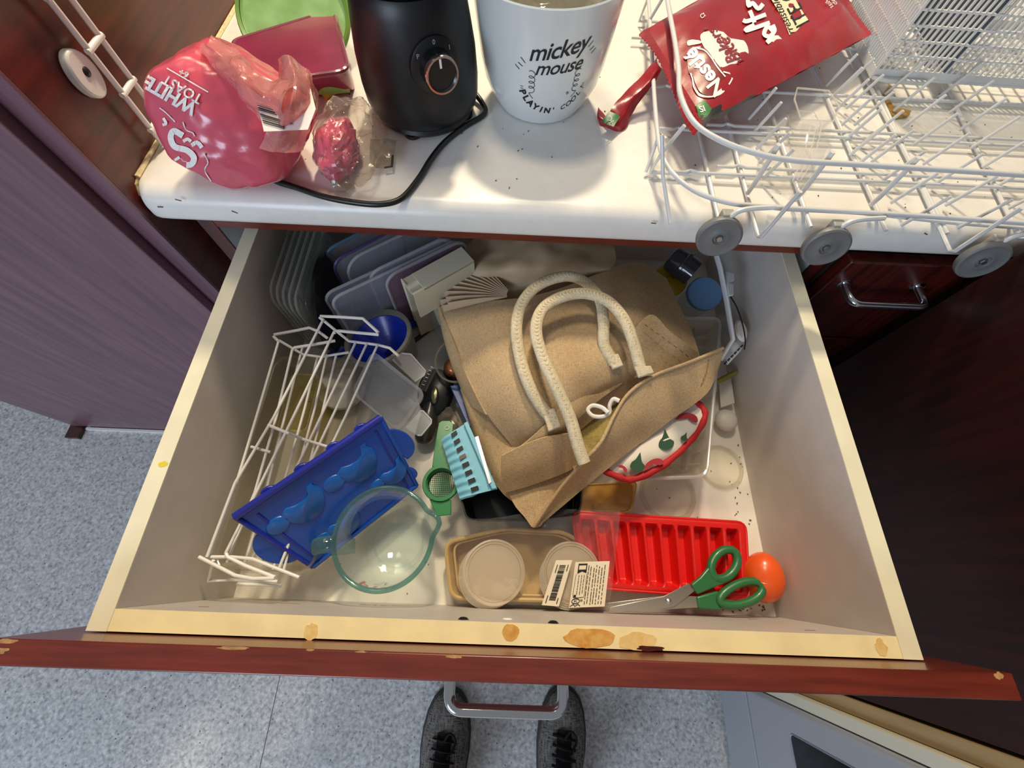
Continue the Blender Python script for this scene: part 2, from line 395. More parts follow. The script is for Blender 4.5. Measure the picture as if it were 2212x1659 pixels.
p = A(1405, 1408, 0); d.part('chip', blob2(p.x, .0015, .012, .002, 0, 9, jit=.5, t=.0006), M['mahog_z'], parent=fb, label='dark brown splinter')
for u, v in ((1001, 1338), (1195, 1346)):
    p = AY(u, v, .0176); d.part('screw', MB().lathe([(0, .0022), (.003, .0018), (.0052, 0)], (p.x, .0177, p.z), (0, 1, 0), 16), M['screw'], parent=fb)
p = AY(1096, 1338, .0176); d.part('screw_cap', MB().lathe([(0, .0012), (.004, .001), (.005, 0)], (p.x, .0177, p.z), (0, 1, 0), 16), M['ink_white'], parent=fb)
for u, v in ((440, 1311), (1750, 1362), (1626, 1338)):
    p = AY(u, v, .0176); d.part('scratch', MB().obox((p.x, .0177, p.z), (.010, .0004, .0012)), M['crumb'], parent=fb)
def bar_handle(x0, x1, y, z, out, r=.0052, rr=.013):
    P = roundpoly([V(x0, y, z), V(x0, y - out, z), V(x1, y - out, z), V(x1, y, z)], rr, 8)[9:-9]
    P = [V(x0, y + .001, z)] + P + [V(x1, y + .001, z)]
    m = MB().tube(P, r, 12)
    for x in (x0, x1): m.lathe([(0, 0), (.0085, 0), (.0085, .002), (.006, .003), (0, .003)], (x, y, z), (0, -1, 0), 16)
    return m
d.part('handle', bar_handle(.3185, .4205, PFY, -.026, .034), M['chrome'], parent=fp, label='chrome bar handle')
d.done()
# ------------------------------------------------------------------ second drawer stack at right, below the worktop
t = Thing('drawer_unit', 'dark mahogany drawer unit in the corner right of the open drawer', 'cabinet')
dr = t.part('drawer_front', MB().box(.785, 1.05, .428, .447, -.145, .028), M['mahog_z'], bevel=.002)
t.part('handle', bar_handle(.806, .905, .428, -.012, .034, .005), M['chrome'], parent=dr, label='chrome bar handle')
t.part('drawer_front', MB().box(.785, 1.05, .428, .447, -.70, -.15), M['mahog_z'], bevel=.002)
t.part('body', MB().box(.782, 1.05, .4485, 1.05, -.7, .0385), M['dark'])
t.done()
# ------------------------------------------------------------------ cabinets and oven of the right-hand run
t = Thing('corner_cabinet', 'near black mahogany cabinet side right of the open drawer', 'cabinet')
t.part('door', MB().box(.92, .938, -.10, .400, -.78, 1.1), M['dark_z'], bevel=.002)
t.part('body', MB().box(.939, 1.5, -.104, .41, -.7, 1.1), M['dark'])
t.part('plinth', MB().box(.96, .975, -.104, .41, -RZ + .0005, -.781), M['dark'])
t.part('edge_strip', MB().box(.916, .939, -.125, -.104, -.79, 1.1), mat('bare_edge_board', '#a3875c', .8, var=.12, scale=60, stretch=(1, 1, .1)), label='bare chipboard edge')
t.done()
M['ovensteel'] = mat('oven_steel', '#b4b8c0', .36, .35, bump=.04, bscale=500)
t = Thing('oven', 'built-in steel oven with dark glass window at bottom right', 'oven')
t.part('trim_strip', MB().box(.906, .93, -.146, -.1262, -.78, .1), mat('cream_trim', '#cfc9b4', .4), bevel=.002, label='cream vertical trim strip')
dp = t.part('door', MB().box(.900, .93, -.80, -.1475, -.650, -.02), M['ovensteel'], bevel=.009, seg=4)
wx = .8995
t.part('window', MB().prism(roundpoly([V(wx, -.192, -.508), V(wx, -.192, -.13), V(wx, -.72, -.13), V(wx, -.72, -.508)], .01), (.004, 0, 0)), mat('dark_oven_glass', '#0b0d12', .08, spec=.6), parent=dp)
t.part('window_frame', MB().tube(roundpoly([V(wx + .001, -.1905, -.5095), V(wx + .001, -.1905, -.1285), V(wx + .001, -.7215, -.1285), V(wx + .001, -.7215, -.5095)], .011), .0018, 6, True), M['steel'], parent=dp)
t.part('warming_drawer', MB().box(.902, .93, -.80, -.1475, -.775, -.653), M['ovensteel'], bevel=.003)
t.part('body', MB().box(.931, 1.5, -.80, -.1265, -.78, .1), M['dark'])
t.part('plinth', MB().box(.925, .94, -.80, -.127, -RZ + .0005, -.781), M['black'])
t.done()
# ------------------------------------------------------------------ worktop with rounded front edge
zt, zb, yf, r = .078, .0392, .4325, .021
prof = [(1.1, zt)] + [(yf + r - r * math.sin(math.radians(a)), zt - r + r * math.cos(math.radians(a))) for a in range(0, 91, 10)] + [(yf, zb + .008)] + [(yf + .008 - .008 * math.cos(math.radians(a)), zb + .008 - .008 * math.sin(math.radians(a))) for a in (30, 60, 90)] + [(1.1, zb)]
t = Thing('worktop', 'white laminate worktop with rounded front edge above the open drawer', 'worktop')
# the left end curls round behind its corner
rings = []
for x, k in ((-.0792, 9), (-.0788, 6), (-.077, 3.2), (-.073, 1.2), (-.066, .3), (-.055, 0), (.3, 0), (1.5, 0)):
    rings.append([V(x, y + (k * .0022 if y < 1 else 0), z - (k * .0005 if z > .06 and y < 1 else 0)) for y, z in prof])
m = MB().loft(rings)
t.part('slab', m, M['worktop'], smooth=50)
t.part('end_edge', MB().tube([V(-.0795, .46, .0765), V(-.0795, .452, .0745), V(-.0793, .446, .066), V(-.0792, .4475, .050)], .0016, 6), mat('yellowed_end_edge', '#d8c593', .8, var=.4, scale=300), label='yellowed chipped end edge')
t.part('sealant', MB().tube([V(-.0785, .46, .0782), V(-.078, .6, .0782), V(-.0775, .85, .0785), V(-.0775, 1.08, .0782)], .0028, 6), mat('old_cream_sealant', '#e4d5a6', .7, var=.25, scale=200), label='old cream sealant bead')
m = MB()
for u, v, a in ((385, 432, .3), (507, 458, .5), (346, 447, 0), (1412, 482, .1), (2000, 505, .4)):
    p = AY(u, v, yf); m.obox((p.x, yf - .0001, p.z), (.006, .0006, .0012), Matrix.Rotation(a, 3, 'Y'))
t.part('nick', m, M['crumb'], kind='stuff')
t.done()
# ================================================================== things on the worktop and on the cabinet side
def PX(o, ex, ey, surf): return lambda x, y: surf(o[0] + ex[0] * x + ey[0] * y, o[1] + ex[1] * x + ey[1] * y)
ZT = zt
# wire spice rack screwed to the side of the tall cabinet
t = Thing('wall_rack', 'white wire ladder rack fixed to the polished mahogany cabinet side', 'wire rack')
for y in (.513, .537): t.part('upright', MB().tube([V(-.067, y, .082), V(-.067, y, .42)], .0030, 10), M['enamel'])
for z in (.100, .139, .180, .222, .262):
    t.part('rung', MB().tube([V(-.0665, .5095, z), V(-.0665, .5405, z)], .0031, 10), M['enamel'])
pl = t.part('fixing_plate', MB().prism([V(-.0795, .495 + .016 * math.cos(a), .168 + .021 * math.sin(a)) for a in [k * math.pi / 14 for k in range(28)]], (.0095, 0, 0)), M['enamel'], bevel=.002)
t.part('screw', MB().lathe([(0, .002), (.003, .0015), (.0045, 0)], (-.070, .4955, .170), (1, 0, 0), 14), M['screw'], parent=pl)
t.done()

# blender base
t = Thing('blender', 'satin black countertop blender base with chrome ringed dial', 'blender')
bc = V(.237, .606, ZT)
body = [(0, .012), (.060, .012), (.066, .016), (.0690, .026), (.0700, .045), (.0685, .075), (.0650, .100), (.0615, .122), (.0590, .133), (.0565, .137), (0, .137)]
b = t.part('body', MB().lathe(body, bc, n=64), M['blackm'], smooth=50)
t.part('base_ring', MB().lathe([(0, .005), (.061, .005), (.063, .008), (.0615, .0125), (0, .0125)], bc, n=48), M['black'])
for a in (-100, -10, 80, 170):
    q = bc + V(math.cos(math.radians(a)) * .052, math.sin(math.radians(a)) * .052, 0)
    t.part('foot', MB().lathe([(0, .0003), (.009, .0003), (.011, .002), (.011, .0055), (0, .0055)], q, n=16), M['black'])
t.part('jug_collar', MB().lathe([(.050, .1372), (.0545, .1375), (.0560, .141), (.0550, .150), (.0480, .150), (.0480, .1385)], bc, n=48), M['black'])
jar = clear('smoky_jug_glass', '#4a4f54', .5, '#20242a', .1)
t.part('jug', MB().lathe([(.0475, .141), (.0500, .160), (.0535, .230), (.0515, .230), (.0475, .160), (.045, .1435), (0, .1425), (0, .1405)], bc, n=48), jar)
nd = V(.47, -.88, .05).normalized(); fr = axis_frame(nd)
ez_ = V(0, 0, 1); ex_ = nd.cross(ez_) * -1; ex_.normalize(); up_ = ex_.cross(nd) * -1
up_ = nd.cross(ex_).normalized() * (1 if nd.cross(ex_).z > 0 else -1)
dc = bc + V(nd.x, nd.y, 0).normalized() * .0640 + V(0, 0, .084)
t.part('dial_plate', MB().lathe([(0, .0042), (.0255, .0042), (.0275, .0030), (.0280, -.006), (0, -.006)], dc, nd, 40), M['blackm'])
k = t.part('dial', MB().lathe([(0, .0195), (.0150, .0195), (.0175, .017), (.0185, .004), (0, .004)], dc, nd, 40), M['black'])
t.part('ring', MB().lathe([(.0150, .0195), (.0160, .0225), (.0178, .0225), (.0188, .0200), (.0182, .0170), (.0165, .0170)], dc, nd, 48), M['chrome'], parent=k, label='chrome ring')
pf = lambda lift: (lambda x, y: dc + nd * lift + ex_ * x + up_ * y)
t.part('pointer', MB().prism([pf(.0194)(x, y) for x, y in ((-.0011, .006), (.0011, .006), (.0011, .0145), (-.0011, .0145))], nd * .0009), M['ink_white'], parent=k)
m = MB()
for ch, a, dx in (('P', 143, 0), ('0', 88, 0), ('1', 42, 0)):
    ca, sa = math.cos(math.radians(a)), math.sin(math.radians(a))
    m.text(ch, lambda x, y, ca=ca, sa=sa: pf(.0046)(.0228 * ca + x, .0228 * sa + y), .0062)
t.part('print', m, M['ink_grey'], label='grey letters P 0 1')
cz = ZT + .0036
cord = [V(bc.x + .050, bc.y + .040, ZT + .012), V(bc.x + .072, bc.y + .014, ZT + .006)] + [A(u, v, cz) for u, v in ((1046, 246), (1000, 276), (960, 308), (930, 345), (905, 385), (868, 428), (825, 441), (770, 438), (700, 425), (640, 405), (606, 395), (580, 383), (560, 372))]
t.part('power_cord', MB().tube(cr(cord, 6), .0034, 10), M['black'])
t.done()

# large white mug holding a crumpled clear bag
mugm = mat('white_glazed_mug', '#d9dedd', .16, coat=.4)
t = Thing('mug', 'large white mug with black lettering standing between blender and wire basket', 'mug')
mc = V(.386, .642, ZT)
outer = [(0, .0008), (.050, .0008), (.0545, .0015), (.0565, .004), (.0585, .008), (.0655, .018), (.0720, .034), (.0765, .056), (.0805, .090), (.0845, .125), (.0862, .134)]
inner = [(.0848, .1352), (.0832, .1340), (.0790, .112), (.0745, .060), (.0690, .032), (.055, .012), (0, .008)]
t.part('body', MB().lathe(outer + inner, mc, n=72), mugm, smooth=60)
t.part('handle', MB().tube(cr([mc + V(.030, .074, .115), mc + V(.045, .105, .108), mc + V(.05, .118, .075), mc + V(.042, .105, .042), mc + V(.030, .066, .032)], 6), .0065, 12, flat=1.3), mugm)
def rad(z):
    for (r0, z0), (r1, z1) in zip(outer[2:], outer[3:]):
        if z0 <= z <= z1 or (z < outer[2][1] and r0 == outer[2][0]): return r0 + (r1 - r0) * (z - z0) / (z1 - z0)
    return outer[-1][0]
def mugf(lift=.0003, th0=-84.0, z0=.068):
    def f(x, y):
        z = z0 + y; r = rad(z); a = math.radians(th0) + x / .077
        return mc + V((r + lift) * math.cos(a), (r + lift) * math.sin(a), z)
    return f
F = mugf(.0004, -84.0, .0625)
def F2(dx, dy, rot=0, s=1.0):
    c_, s_ = math.cos(rot) * s, math.sin(rot) * s
    return lambda x, y: F(dx + x * c_ - y * s_, dy + x * s_ + y * c_)
m = MB()
m.text('mickey', F2(.003, .035, .16), .0235, .4, .012, spacing=.93)
m.text('mouse', F2(.006, .0175, .08), .0205, .4, .010, spacing=.93)
for i, ch in enumerate("PLAYIN'"):           # an arc of block capitals under the words
    a = math.radians(203 + i * 12.2); m.text(ch, F2(.004 + .040 * math.cos(a), .001 + .036 * math.sin(a), a + math.pi / 2), .0112, 0, .045 if i < 6 else .02)
for i, ch in enumerate("COOL!"):
    a = math.radians(294 + i * 11.5); m.text(ch, F2(.004 + .040 * math.cos(a), .001 + .036 * math.sin(a), a + math.pi / 2), .0098, .2, .01)
m.text('it', F2(.0215, -.0125, .6), .0065, .1, .01)
for sx in (-1, 1):                           # squiggles and dashes round the lettering
    x0 = .004 + sx * .030
    pts = [(x0 - sx * .004 + sx * .0035 * math.cos(k * 1.15), .012 - k * .00105 + .0025 * math.sin(k * 1.15)) for k in range(22)]
    m.stroke(pts + [(x0 - sx * .001, -.013), (x0 - sx * .006, -.019)], F, .0007, k=2)
    for j, (dx, dy) in enumerate(((0, .0), (.0035, -.004), (-.003, .004))):
        bx, by = .003 + sx * (.036 + dx), .030 + dy - (.014 if sx < 0 else 0)
        m.stroke([(bx, by), (bx + sx * .005, by + .003 + j * .001)], F, .0008, k=1)
    for dy in (-.006, -.0085): m.stroke([(.004 + sx * .036, dy), (.004 + sx * .0395, dy)], F, .0006, k=1)
t.part('lettering', m, M['ink_black'], smooth=0, label='black lettering')
t.done()
film = clear('crumpled_clear_film', '#e9e4da', .16, '#d9d4c8', .12, .42, bump=.5, bscale=60)
def crumple(c, R3, amp=.16, seed=1, nu=44, nv=28, freq=2.2, zmin=None, fine=.05):
    """a crumpled bag: a ball whose radius follows creased noise; fn(direction) gives its skin"""
    c = Vector(c); sv = Vector((seed * 3.7, seed * 1.9, seed * 5.3))
    def skin(d, lift=0.0):
        d = d.normalized(); q = d * freq + sv
        r = 1 + amp * noise.noise(q) + amp * .7 * (.35 - abs(noise.noise(q * 1.9 + Vector((9, 2, 4))))) + fine * (.4 - abs(noise.noise(q * 4.3)))
        p = c + Vector((d.x * R3[0], d.y * R3[1], d.z * R3[2])) * r
        if zmin is not None and p.z < zmin: p.z = zmin + (zmin - p.z) * .004
        return p + d * lift
    G = [[skin(Vector((math.cos(2 * math.pi * j / nu) * math.sin(math.pi * i / nv), math.sin(2 * math.pi * j / nu) * math.sin(math.pi * i / nv), math.cos(math.pi * i / nv)))) for j in range(nu)] for i in range(1, nv)]
    m = MB(); m.loft(G, cap=True)
    return m, skin
m, _ = crumple(mc + V(.004, .004, .098), (.060, .058, .040), .12, 4, 40, 26, 2.6)
one('plastic_bag', 'crumpled clear plastic bag stuffed inside the white mug', 'bag', m, film, smooth=25)

def facets(c, R3, seed, nu, nv, zmin, np_=26, soft=26.0, amp=.14):
    c = Vector(c); rn = random.Random(seed); PL = []
    for k in range(np_):
        z = 1 - 2 * (k + .5) / np_; a = k * 2.39996 + rn.uniform(-.35, .35); q = math.sqrt(max(0, 1 - z * z))
        PL.append((Vector((q * math.cos(a), q * math.sin(a), z)), rn.uniform(.86, 1.04)))
    def skin(d, lift=0.0):
        d = d.normalized(); sm = 0.0
        for n_, h_ in PL:
            k = d.dot(n_)
            if k > .2: sm += math.exp(-soft * (h_ / k - .9))
        r = .9 - math.log(max(sm, 1e-9)) / soft
        fold = .35 - abs(noise.noise(d * 3.1 + Vector((seed, 2, 5))))
        r += .035 * fold + .014 * noise.noise(d * 7.0 + Vector((3, seed, 1))) + amp * .25 * noise.noise(d * 1.3 + Vector((seed, seed, 0)))
        p = c + Vector((d.x * R3[0], d.y * R3[1], d.z * R3[2])) * r
        if p.z < zmin: p.z = zmin + (zmin - p.z) * .004
        return p + d * lift
    G = [[skin(Vector((math.cos(2 * math.pi * j / nu) * math.sin(math.pi * i / nv), math.sin(2 * math.pi * j / nu) * math.sin(math.pi * i / nv), math.cos(math.pi * i / nv)))) for j in range(nu)] for i in range(1, nv)]
    m = MB(); m.loft(G, cap=True); return m, skin
# pink bread bag
pinkm = mat('pink_bread_bag', '#d5566a', .25, var=.08, scale=25, bump=.15, bscale=70, coat=.4)
filmc = clear('very_clear_film', '#fbf8f4', .04, '#efe9e0', .08, .20, bump=.6, bscale=55)
film_pink = clear('pink_tinted_film', '#fbdfdb', .34, '#f3bcb8', .18, .35, bump=.4, bscale=70)
t = Thing('bread_bag', 'rolled pink bread bag with white lettering and barcode at the worktop corner', 'bag')
pc = A(504, 262, ZT + .057)
BR = (.075, .069, .064)
m, skin = facets(pc, BR, 11, 100, 70, ZT + .0006)
bd = t.part('body', m, pinkm, smooth=60)
def on_skin(lift=.0028):
    def f(u, v):                               # the skin where the sight line from the viewer first meets it
        d = ray(u, v).normalized(); lo = None
        for k in range(90):
            p = CAM + d * ((pc - CAM).length - .10 + k * .0022); e = p - pc
            dd = Vector((e.x / BR[0], e.y / BR[1], e.z / BR[2]))
            if (skin(dd) - pc).length >= e.length: lo = p; break
        return (lo if lo is not None else pc) - d * lift
    return f
SK = on_skin()
ex, ey = (-.86, -.5), (-.5, .86)
m = MB()
def skt(s, u, v, size, off=.02, shear=0): m.text(s, PX((u, v), ex, ey, SK), size, shear, off)
skt('WHITE', 368, 205, 40, .04); skt('TOAST', 394, 192, 30, .02); skt('6+', 397, 158, 20, .03)
m.stroke([(-52, 0), (52, 0)], PX((393, 183), ex, ey, lambda u, v: SK(u + 12, v - 10)), 2.6, k=6)
SF = PX((404, 322), ex, ey, SK)
Z1 = lambda *P: [(x / 2.962, y / 2.962) for x, y in P]
def zs(wd, *P): m.stroke(Z1(*P), SK, wd, k=6)
zs(13, (1170, 868), (1112, 838), (1092, 880), (1118, 938), (1196, 962), (1240, 1008), (1222, 1052), (1160, 1050), (1128, 1008))
zs(7, (1172, 905), (1200, 890), (1222, 905)); zs(9, (1225, 930), (1262, 912), (1292, 945)); zs(2.5, (1170, 780), (1190, 830), (1232, 850), (1245, 872))
zs(2.5, (1306, 985), (1330, 1040), (1310, 1090), (1350, 1160)); zs(2.5, (1050, 990), (1090, 1060), (1200, 1130), (1260, 1160)); zs(2.5, (1020, 690), (1060, 720), (1120, 780))
zs(6, (1045, 755), (1062, 790), (1040, 800))
t.part('lettering', m, M['ink_white'], parent=bd, smooth=0, label='white lettering')
h1, h2 = ZT + .125, ZT + .10
neck = t.part('gathered_neck', MB().patch([[(470, 78, h1), (505, 100, h1), (545, 140, h1), (590, 175, h1 - .01), (640, 150, h1)], [(440, 92, h1 + .012), (490, 128, h1 + .006), (530, 165, h1 + .012), (575, 205, h1), (625, 190, h1 + .01)], [(432, 105, h1), (475, 150, h1 - .006), (520, 190, h1 + .004), (570, 235, h1 - .01), (612, 240, h1)], [(450, 140, h1 - .02), (490, 180, h1 - .025), (530, 225, h1 - .03), (570, 265, h1 - .03), (600, 280, h1 - .03)]], 7, 7, .0004, .006, 3, 60), film_pink, smooth=25)
lab = MB().patch([[(600, 128, h1), (620, 118, h1 + .01), (650, 135, h1), (672, 165, h1)], [(600, 160, h1 - .01), (630, 165, h1 + .006), (655, 185, h1), (684, 200, h1 - .02)], [(592, 205, h1 - .01), (625, 215, h1 + .004), (660, 235, h1 - .01), (686, 235, h1 - .03)], [(585, 260, h1 - .02), (610, 275, h1 - .015), (640, 282, h1 - .03), (672, 270, h1 - .045)], [(560, 320, h1 - .05), (600, 330, h1 - .05), (640, 330, h1 - .06), (660, 310, h1 - .07)]], 6, 6, .0004, .004, 5, 60)
nk2 = t.part('printed_end', lab, film_pink, smooth=25)
def LS(u, v): return A(u, v, h1 - .013 - max(0, v - 210) * .00012 + .006)
m = MB().poly([(528, 180), (560, 205), (622, 236), (668, 262), (682, 240), (690, 225), (672, 285), (620, 283), (572, 285), (560, 240)][:1] + [(556, 210), (602, 232), (655, 245), (668, 180), (682, 235), (665, 280), (600, 283), (570, 284), (560, 240)], LS)
lb = t.part('label', m, mat('white_film_label', '#f0e6e0', .3), parent=nk2, smooth=0, label='white printed label')
m = MB(); LS2 = lambda u, v: LS(u, v) + V(0, -.0004, .0008)
for i in range(15):
    if i in (4, 9): continue
    v0 = 200 + i * 4.6; wd = (1.6, 3, 2.2)[i % 3]; u0, u1 = 546 + i * 1.7, 566 + i * 4.2 if i < 12 else 616
    m.poly([(u0, v0), (u1, v0 + (u1 - u0) * .30), (u1, v0 + wd + (u1 - u0) * .30), (u0, v0 + wd)], LS2)
m.text('9 310', PX((632, 258), (.1, -1), (-1, -.1), LS2), 12); m.poly([(622, 172), (634, 170), (640, 202), (618, 200)], LS2)
t.part('barcode', m, M['ink_black'], parent=nk2, smooth=0, label='black barcode')
t.done()

# second, nearly clear bag of pink film
t = Thing('snack_bag', 'small crumpled clear bag holding pink film in front of the blender', 'bag')
c2 = A(741, 303, ZT + .03)
m, _ = crumple(c2 + V(-.010, 0, -.010), (.022, .040, .022), .25, 21, 44, 30, 2.2, ZT + .0012, .06)
t.part('pink_film', m, mat('pink_film_inside', '#d65a7c', .3, var=.2, scale=60, coat=.4), smooth=20)
m, _ = crumple(c2 + V(.004, .006, -.006), (.034, .058, .030), .28, 23, 54, 40, 2.2, ZT + .0006, .07)
t.part('clear_film', m, filmc, smooth=40)
h = ZT + .004
t.part('loose_end', MB().patch([[(700, 330, h + .02), (725, 345, h + .014), (750, 360, h + .02)], [(705, 370, h + .004), (728, 385, h + .008), (752, 378, h + .003)], [(722, 405, h), (740, 412, h + .004), (768, 405, h)]], 6, 6, .0003, .004, 2, 90), film, smooth=25)
t.part('printed_corner', MB().patch([[(800, 300, h + .02), (830, 300, h + .012), (856, 303, h + .006)], [(800, 335, h + .012), (825, 335, h + .006), (852, 330, h + .002)], [(796, 362, h + .004), (822, 364, h + .003), (847, 360, h)]], 6, 6, .0003, .003, 4, 90), film, smooth=25)
t.part('mark', MB().slab(((846, 335), (851, 335), (849, 361), (830, 364), (830, 360), (844, 358)), h + .0035, .0002), M['ink_black'])
t.done()

# tubs behind
t = Thing('green_tub', 'round pale green tub lid leaning behind the magenta box', 'tub')
gc = A(640, 40, ZT + .042); gR = axis_frame(V(.1, -.55, .83))
t.part('rim', MB().lathe([(.066, 0), (.070, .002), (.072, .008), (.070, .012), (.066, .010)], gc, n=48, R=gR), mat('green_rim', '#6f9a3f', .35))
t.part('face', MB().lathe([(0, .004), (.064, .004), (.066, .008), (.064, .0055), (0, .0052)], gc, n=48, R=gR), mat('mottled_green', '#9cc983', .4, col2='#7fae62', scale=30))
t.done()
t = Thing('magenta_box', 'magenta plastic food box with clear edge behind the pink bread bag', 'food box')
q = [A(u, v, ZT + .045) for u, v in ((495, 88), (720, 20), (752, 150), (590, 172))]
magm = mat('magenta_plastic', '#8f2a4e', .3, col2='#7c2140', scale=20, coat=.4)
R0 = roundpoly(q, .016, 5)
t.part('box', MB().loft([[p.lerp(sum(R0, V(0, 0, 0)) / len(R0), .32) + V(.012, .02, -.0445) for p in R0], [p - V(0, 0, .004) for p in R0], R0]), magm, bevel=.003)
t.part('rim', MB().tube([p + V(0, 0, -.002) for p in R0], .0032, 8, True), clear('pink_clear_rim', '#e0a0b0', .5, '#b4627c', .15))
t.done()
hb = ZT + .012
one('green_packet', 'flat lime green packet under the magenta box beside the blender', 'packet', MB().patch([[(640, 150, hb), (690, 140, hb + .008), (745, 125, hb)], [(650, 185, hb), (700, 180, hb + .010), (752, 170, hb + .004)], [(660, 200, hb - .008), (700, 205, hb - .004), (757, 200, hb - .008)]], 6, 6, .002, .002, 8), mat('lime_packet', '#93c46a', .35, var=.15, scale=30), smooth=30)
t = Thing('marker_stub', 'yellow and black stub lying between bread bag and blender', 'stub')
a, b_ = A(700, 205, ZT + .006), A(724, 190, ZT + .006); c_ = A(738, 184, ZT + .006)
t.part('yellow_end', MB().tube([a, b_], .0058, 12), mat('yellow_plastic', '#e3c02f', .4)); t.part('black_cap', MB().tube([b_, c_], .0062, 12), M['black'])
t.done()
# ================================================================== dishwasher basket on the worktop, its wheels over the front edge
rk = Thing('dish_rack', 'pale grey wire dishwasher basket with grey wheels hanging over the worktop edge', 'dish rack')
WR = .0023
yF = .4095; zb0 = .083
HT, HM = .1435, .112
pT = [AY(1466, 140, .60), AY(1466, 200, .53), AY(1492, 258, .475), AY(1560, 305, .44), AY(1640, 335, .42), AY(1720, 349, .4105)]
def hoop(z, pts):
    P = cr([A(u, v, z) for u, v in pts], 5); return P
top = hoop(HT, ((1432, -60), (1445, 20), (1458, 90), (1466, 150), (1470, 205), (1500, 265), (1560, 305), (1640, 333), (1720, 347), (1830, 354), (1960, 362), (2090, 370), (2212, 378), (2400, 390)))
mid = hoop(HM, ((1398, -40), (1405, 60), (1410, 150), (1416, 240), (1426, 320), (1450, 370), (1500, 412), (1570, 437), (1650, 446), (1760, 453), (1900, 461), (2060, 471), (2212, 482), (2420, 495)))
rk.part('top_hoop', MB().tube(top, WR * 1.25, 10), M['rackgrey'])
rk.part('middle_hoop', MB().tube(mid, WR * 1.15, 10), M['rackgrey'])
low = cr([A(u, v, zb0 + .004) for u, v in ((1662, 447), (1700, 452), (1860, 460), (2050, 480), (2212, 492), (2400, 505))], 4)
rk.part('axle_rail', MB().tube(low, WR, 8), M['rackgrey'])
# wires that rise at the front, bend at the foot and run back under the basket
for (uV, vV), (uT, vT), (uB, vB) in (((1640, 517), (1797, 332), (1560, 215)), ((2055, 548), (2222, 432), (1884, 150)), ((2206, 520), (2330, 420), (2080, 205))):
    p = A(uV, vV, zb0); q = A(uT, vT, HT + .004); r_ = A(uB, vB, zb0)
    q = V(p.x + .002, p.y - .002, HT + .005)
    rk.part('bent_wire', MB().tube([q, p + V(0, 0, .004), p + V(0, .004, 0)] + [V(p.x + (r_.x - p.x) * k / 5, p.y + .004 + (.86 - p.y) * k / 5, zb0) for k in range(1, 6)], WR * .95, 8), M['rackgrey'])
# front posts with their tips above the top hoop
for uT, vT, uM, vM in ((1683, 312, 1603, 470), (1985, 340, 1868, 452), (1800, 328, 1712, 440)):
    q = A(uT, vT, HT + .006); rk.part('front_post', MB().tube([q, V(q.x + .001, q.y, HM - .012), V(q.x + .001, q.y + .001, HM - .024)], WR * 1.15, 8), M['rackgrey'])
# posts of the left side: pairs joined by low wires
for v in (-60, -15, 275):
    a = A(1444 + (v - 20) * .13, v, HT); b = V(a.x - .012, a.y + .002, HM); c = V(a.x - .016, a.y + .004, zb0 + .002)
    rk.part('side_post', MB().tube([a + V(0, 0, .002), b, c, c + V(.05, .001, -.001)], WR * .95, 8), M['rackgrey'])
p = A(1448, 483, zb0); rk.part('side_post', MB().tube([A(1430, 292, HT), A(1432, 380, HM), p], WR * .95, 8), M['rackgrey'])
# floor: long wires running away from the viewer, and cross wires with a kink
for y, x0 in ((.500, .54), (.513, .60), (.578, .535), (.590, .60), (.665, .53), (.78, .52)):
    rk.part('cross_wire', MB().tube([V(x0, y, zb0 + .0042), V(x0 + .02, y, zb0 + .0042), V(x0 + .027, y + .004, zb0 + .0042), V(x0 + .036, y, zb0 + .0042), V(1.25, y, zb0 + .0042)], WR * .85, 8), M['rackgrey'])
rk.part('side_wire', MB().tube([A(1395, 372, zb0), A(1426, 285, zb0 + .03), A(1440, 300, zb0 + .03)], WR * .85, 8), M['rackgrey'])
rows = (((1687, 315), (1716, 322), (1706, 287), (1698, 256), (1688, 221), (1677, 190), (1668, 160), (1660, 130)),
        ((1982, 342), (1945, 342), (1935, 291), (1916, 270), (1904, 235), (1892, 204), (1877, 171), (1863, 146), (1852, 117), (1842, 95)))
def tine_row(tips, lean=.010):
    for u, v in tips:
        p = A(u, v, .1255); rk.part('tine', MB().tube([p, V(p.x - lean, p.y + .004, zb0 + .001)], [WR * .8, WR * .9], 8), M['rackgrey'])
tine_row(rows[0][1:6]); tine_row(rows[1][2:9])
for xw in (.600, .704, .79, .86): rk.part('long_wire', MB().tube([V(xw - .010, y, zb0 + .0005) for y in (.425, .6, .88)], WR * .95, 8), M['rackgrey'])
for x in (.80, .865, .94): 
    for k in range(8):
        y = .43 + k * .035; rk.part('tine', MB().tube([V(x + .012, y, .128), V(x, y + .004, zb0 + .001)], [WR * .75, WR * .9], 8), M['rackgrey'])
whm = mat('grey_wheel_plastic', '#6f706f', .45); 
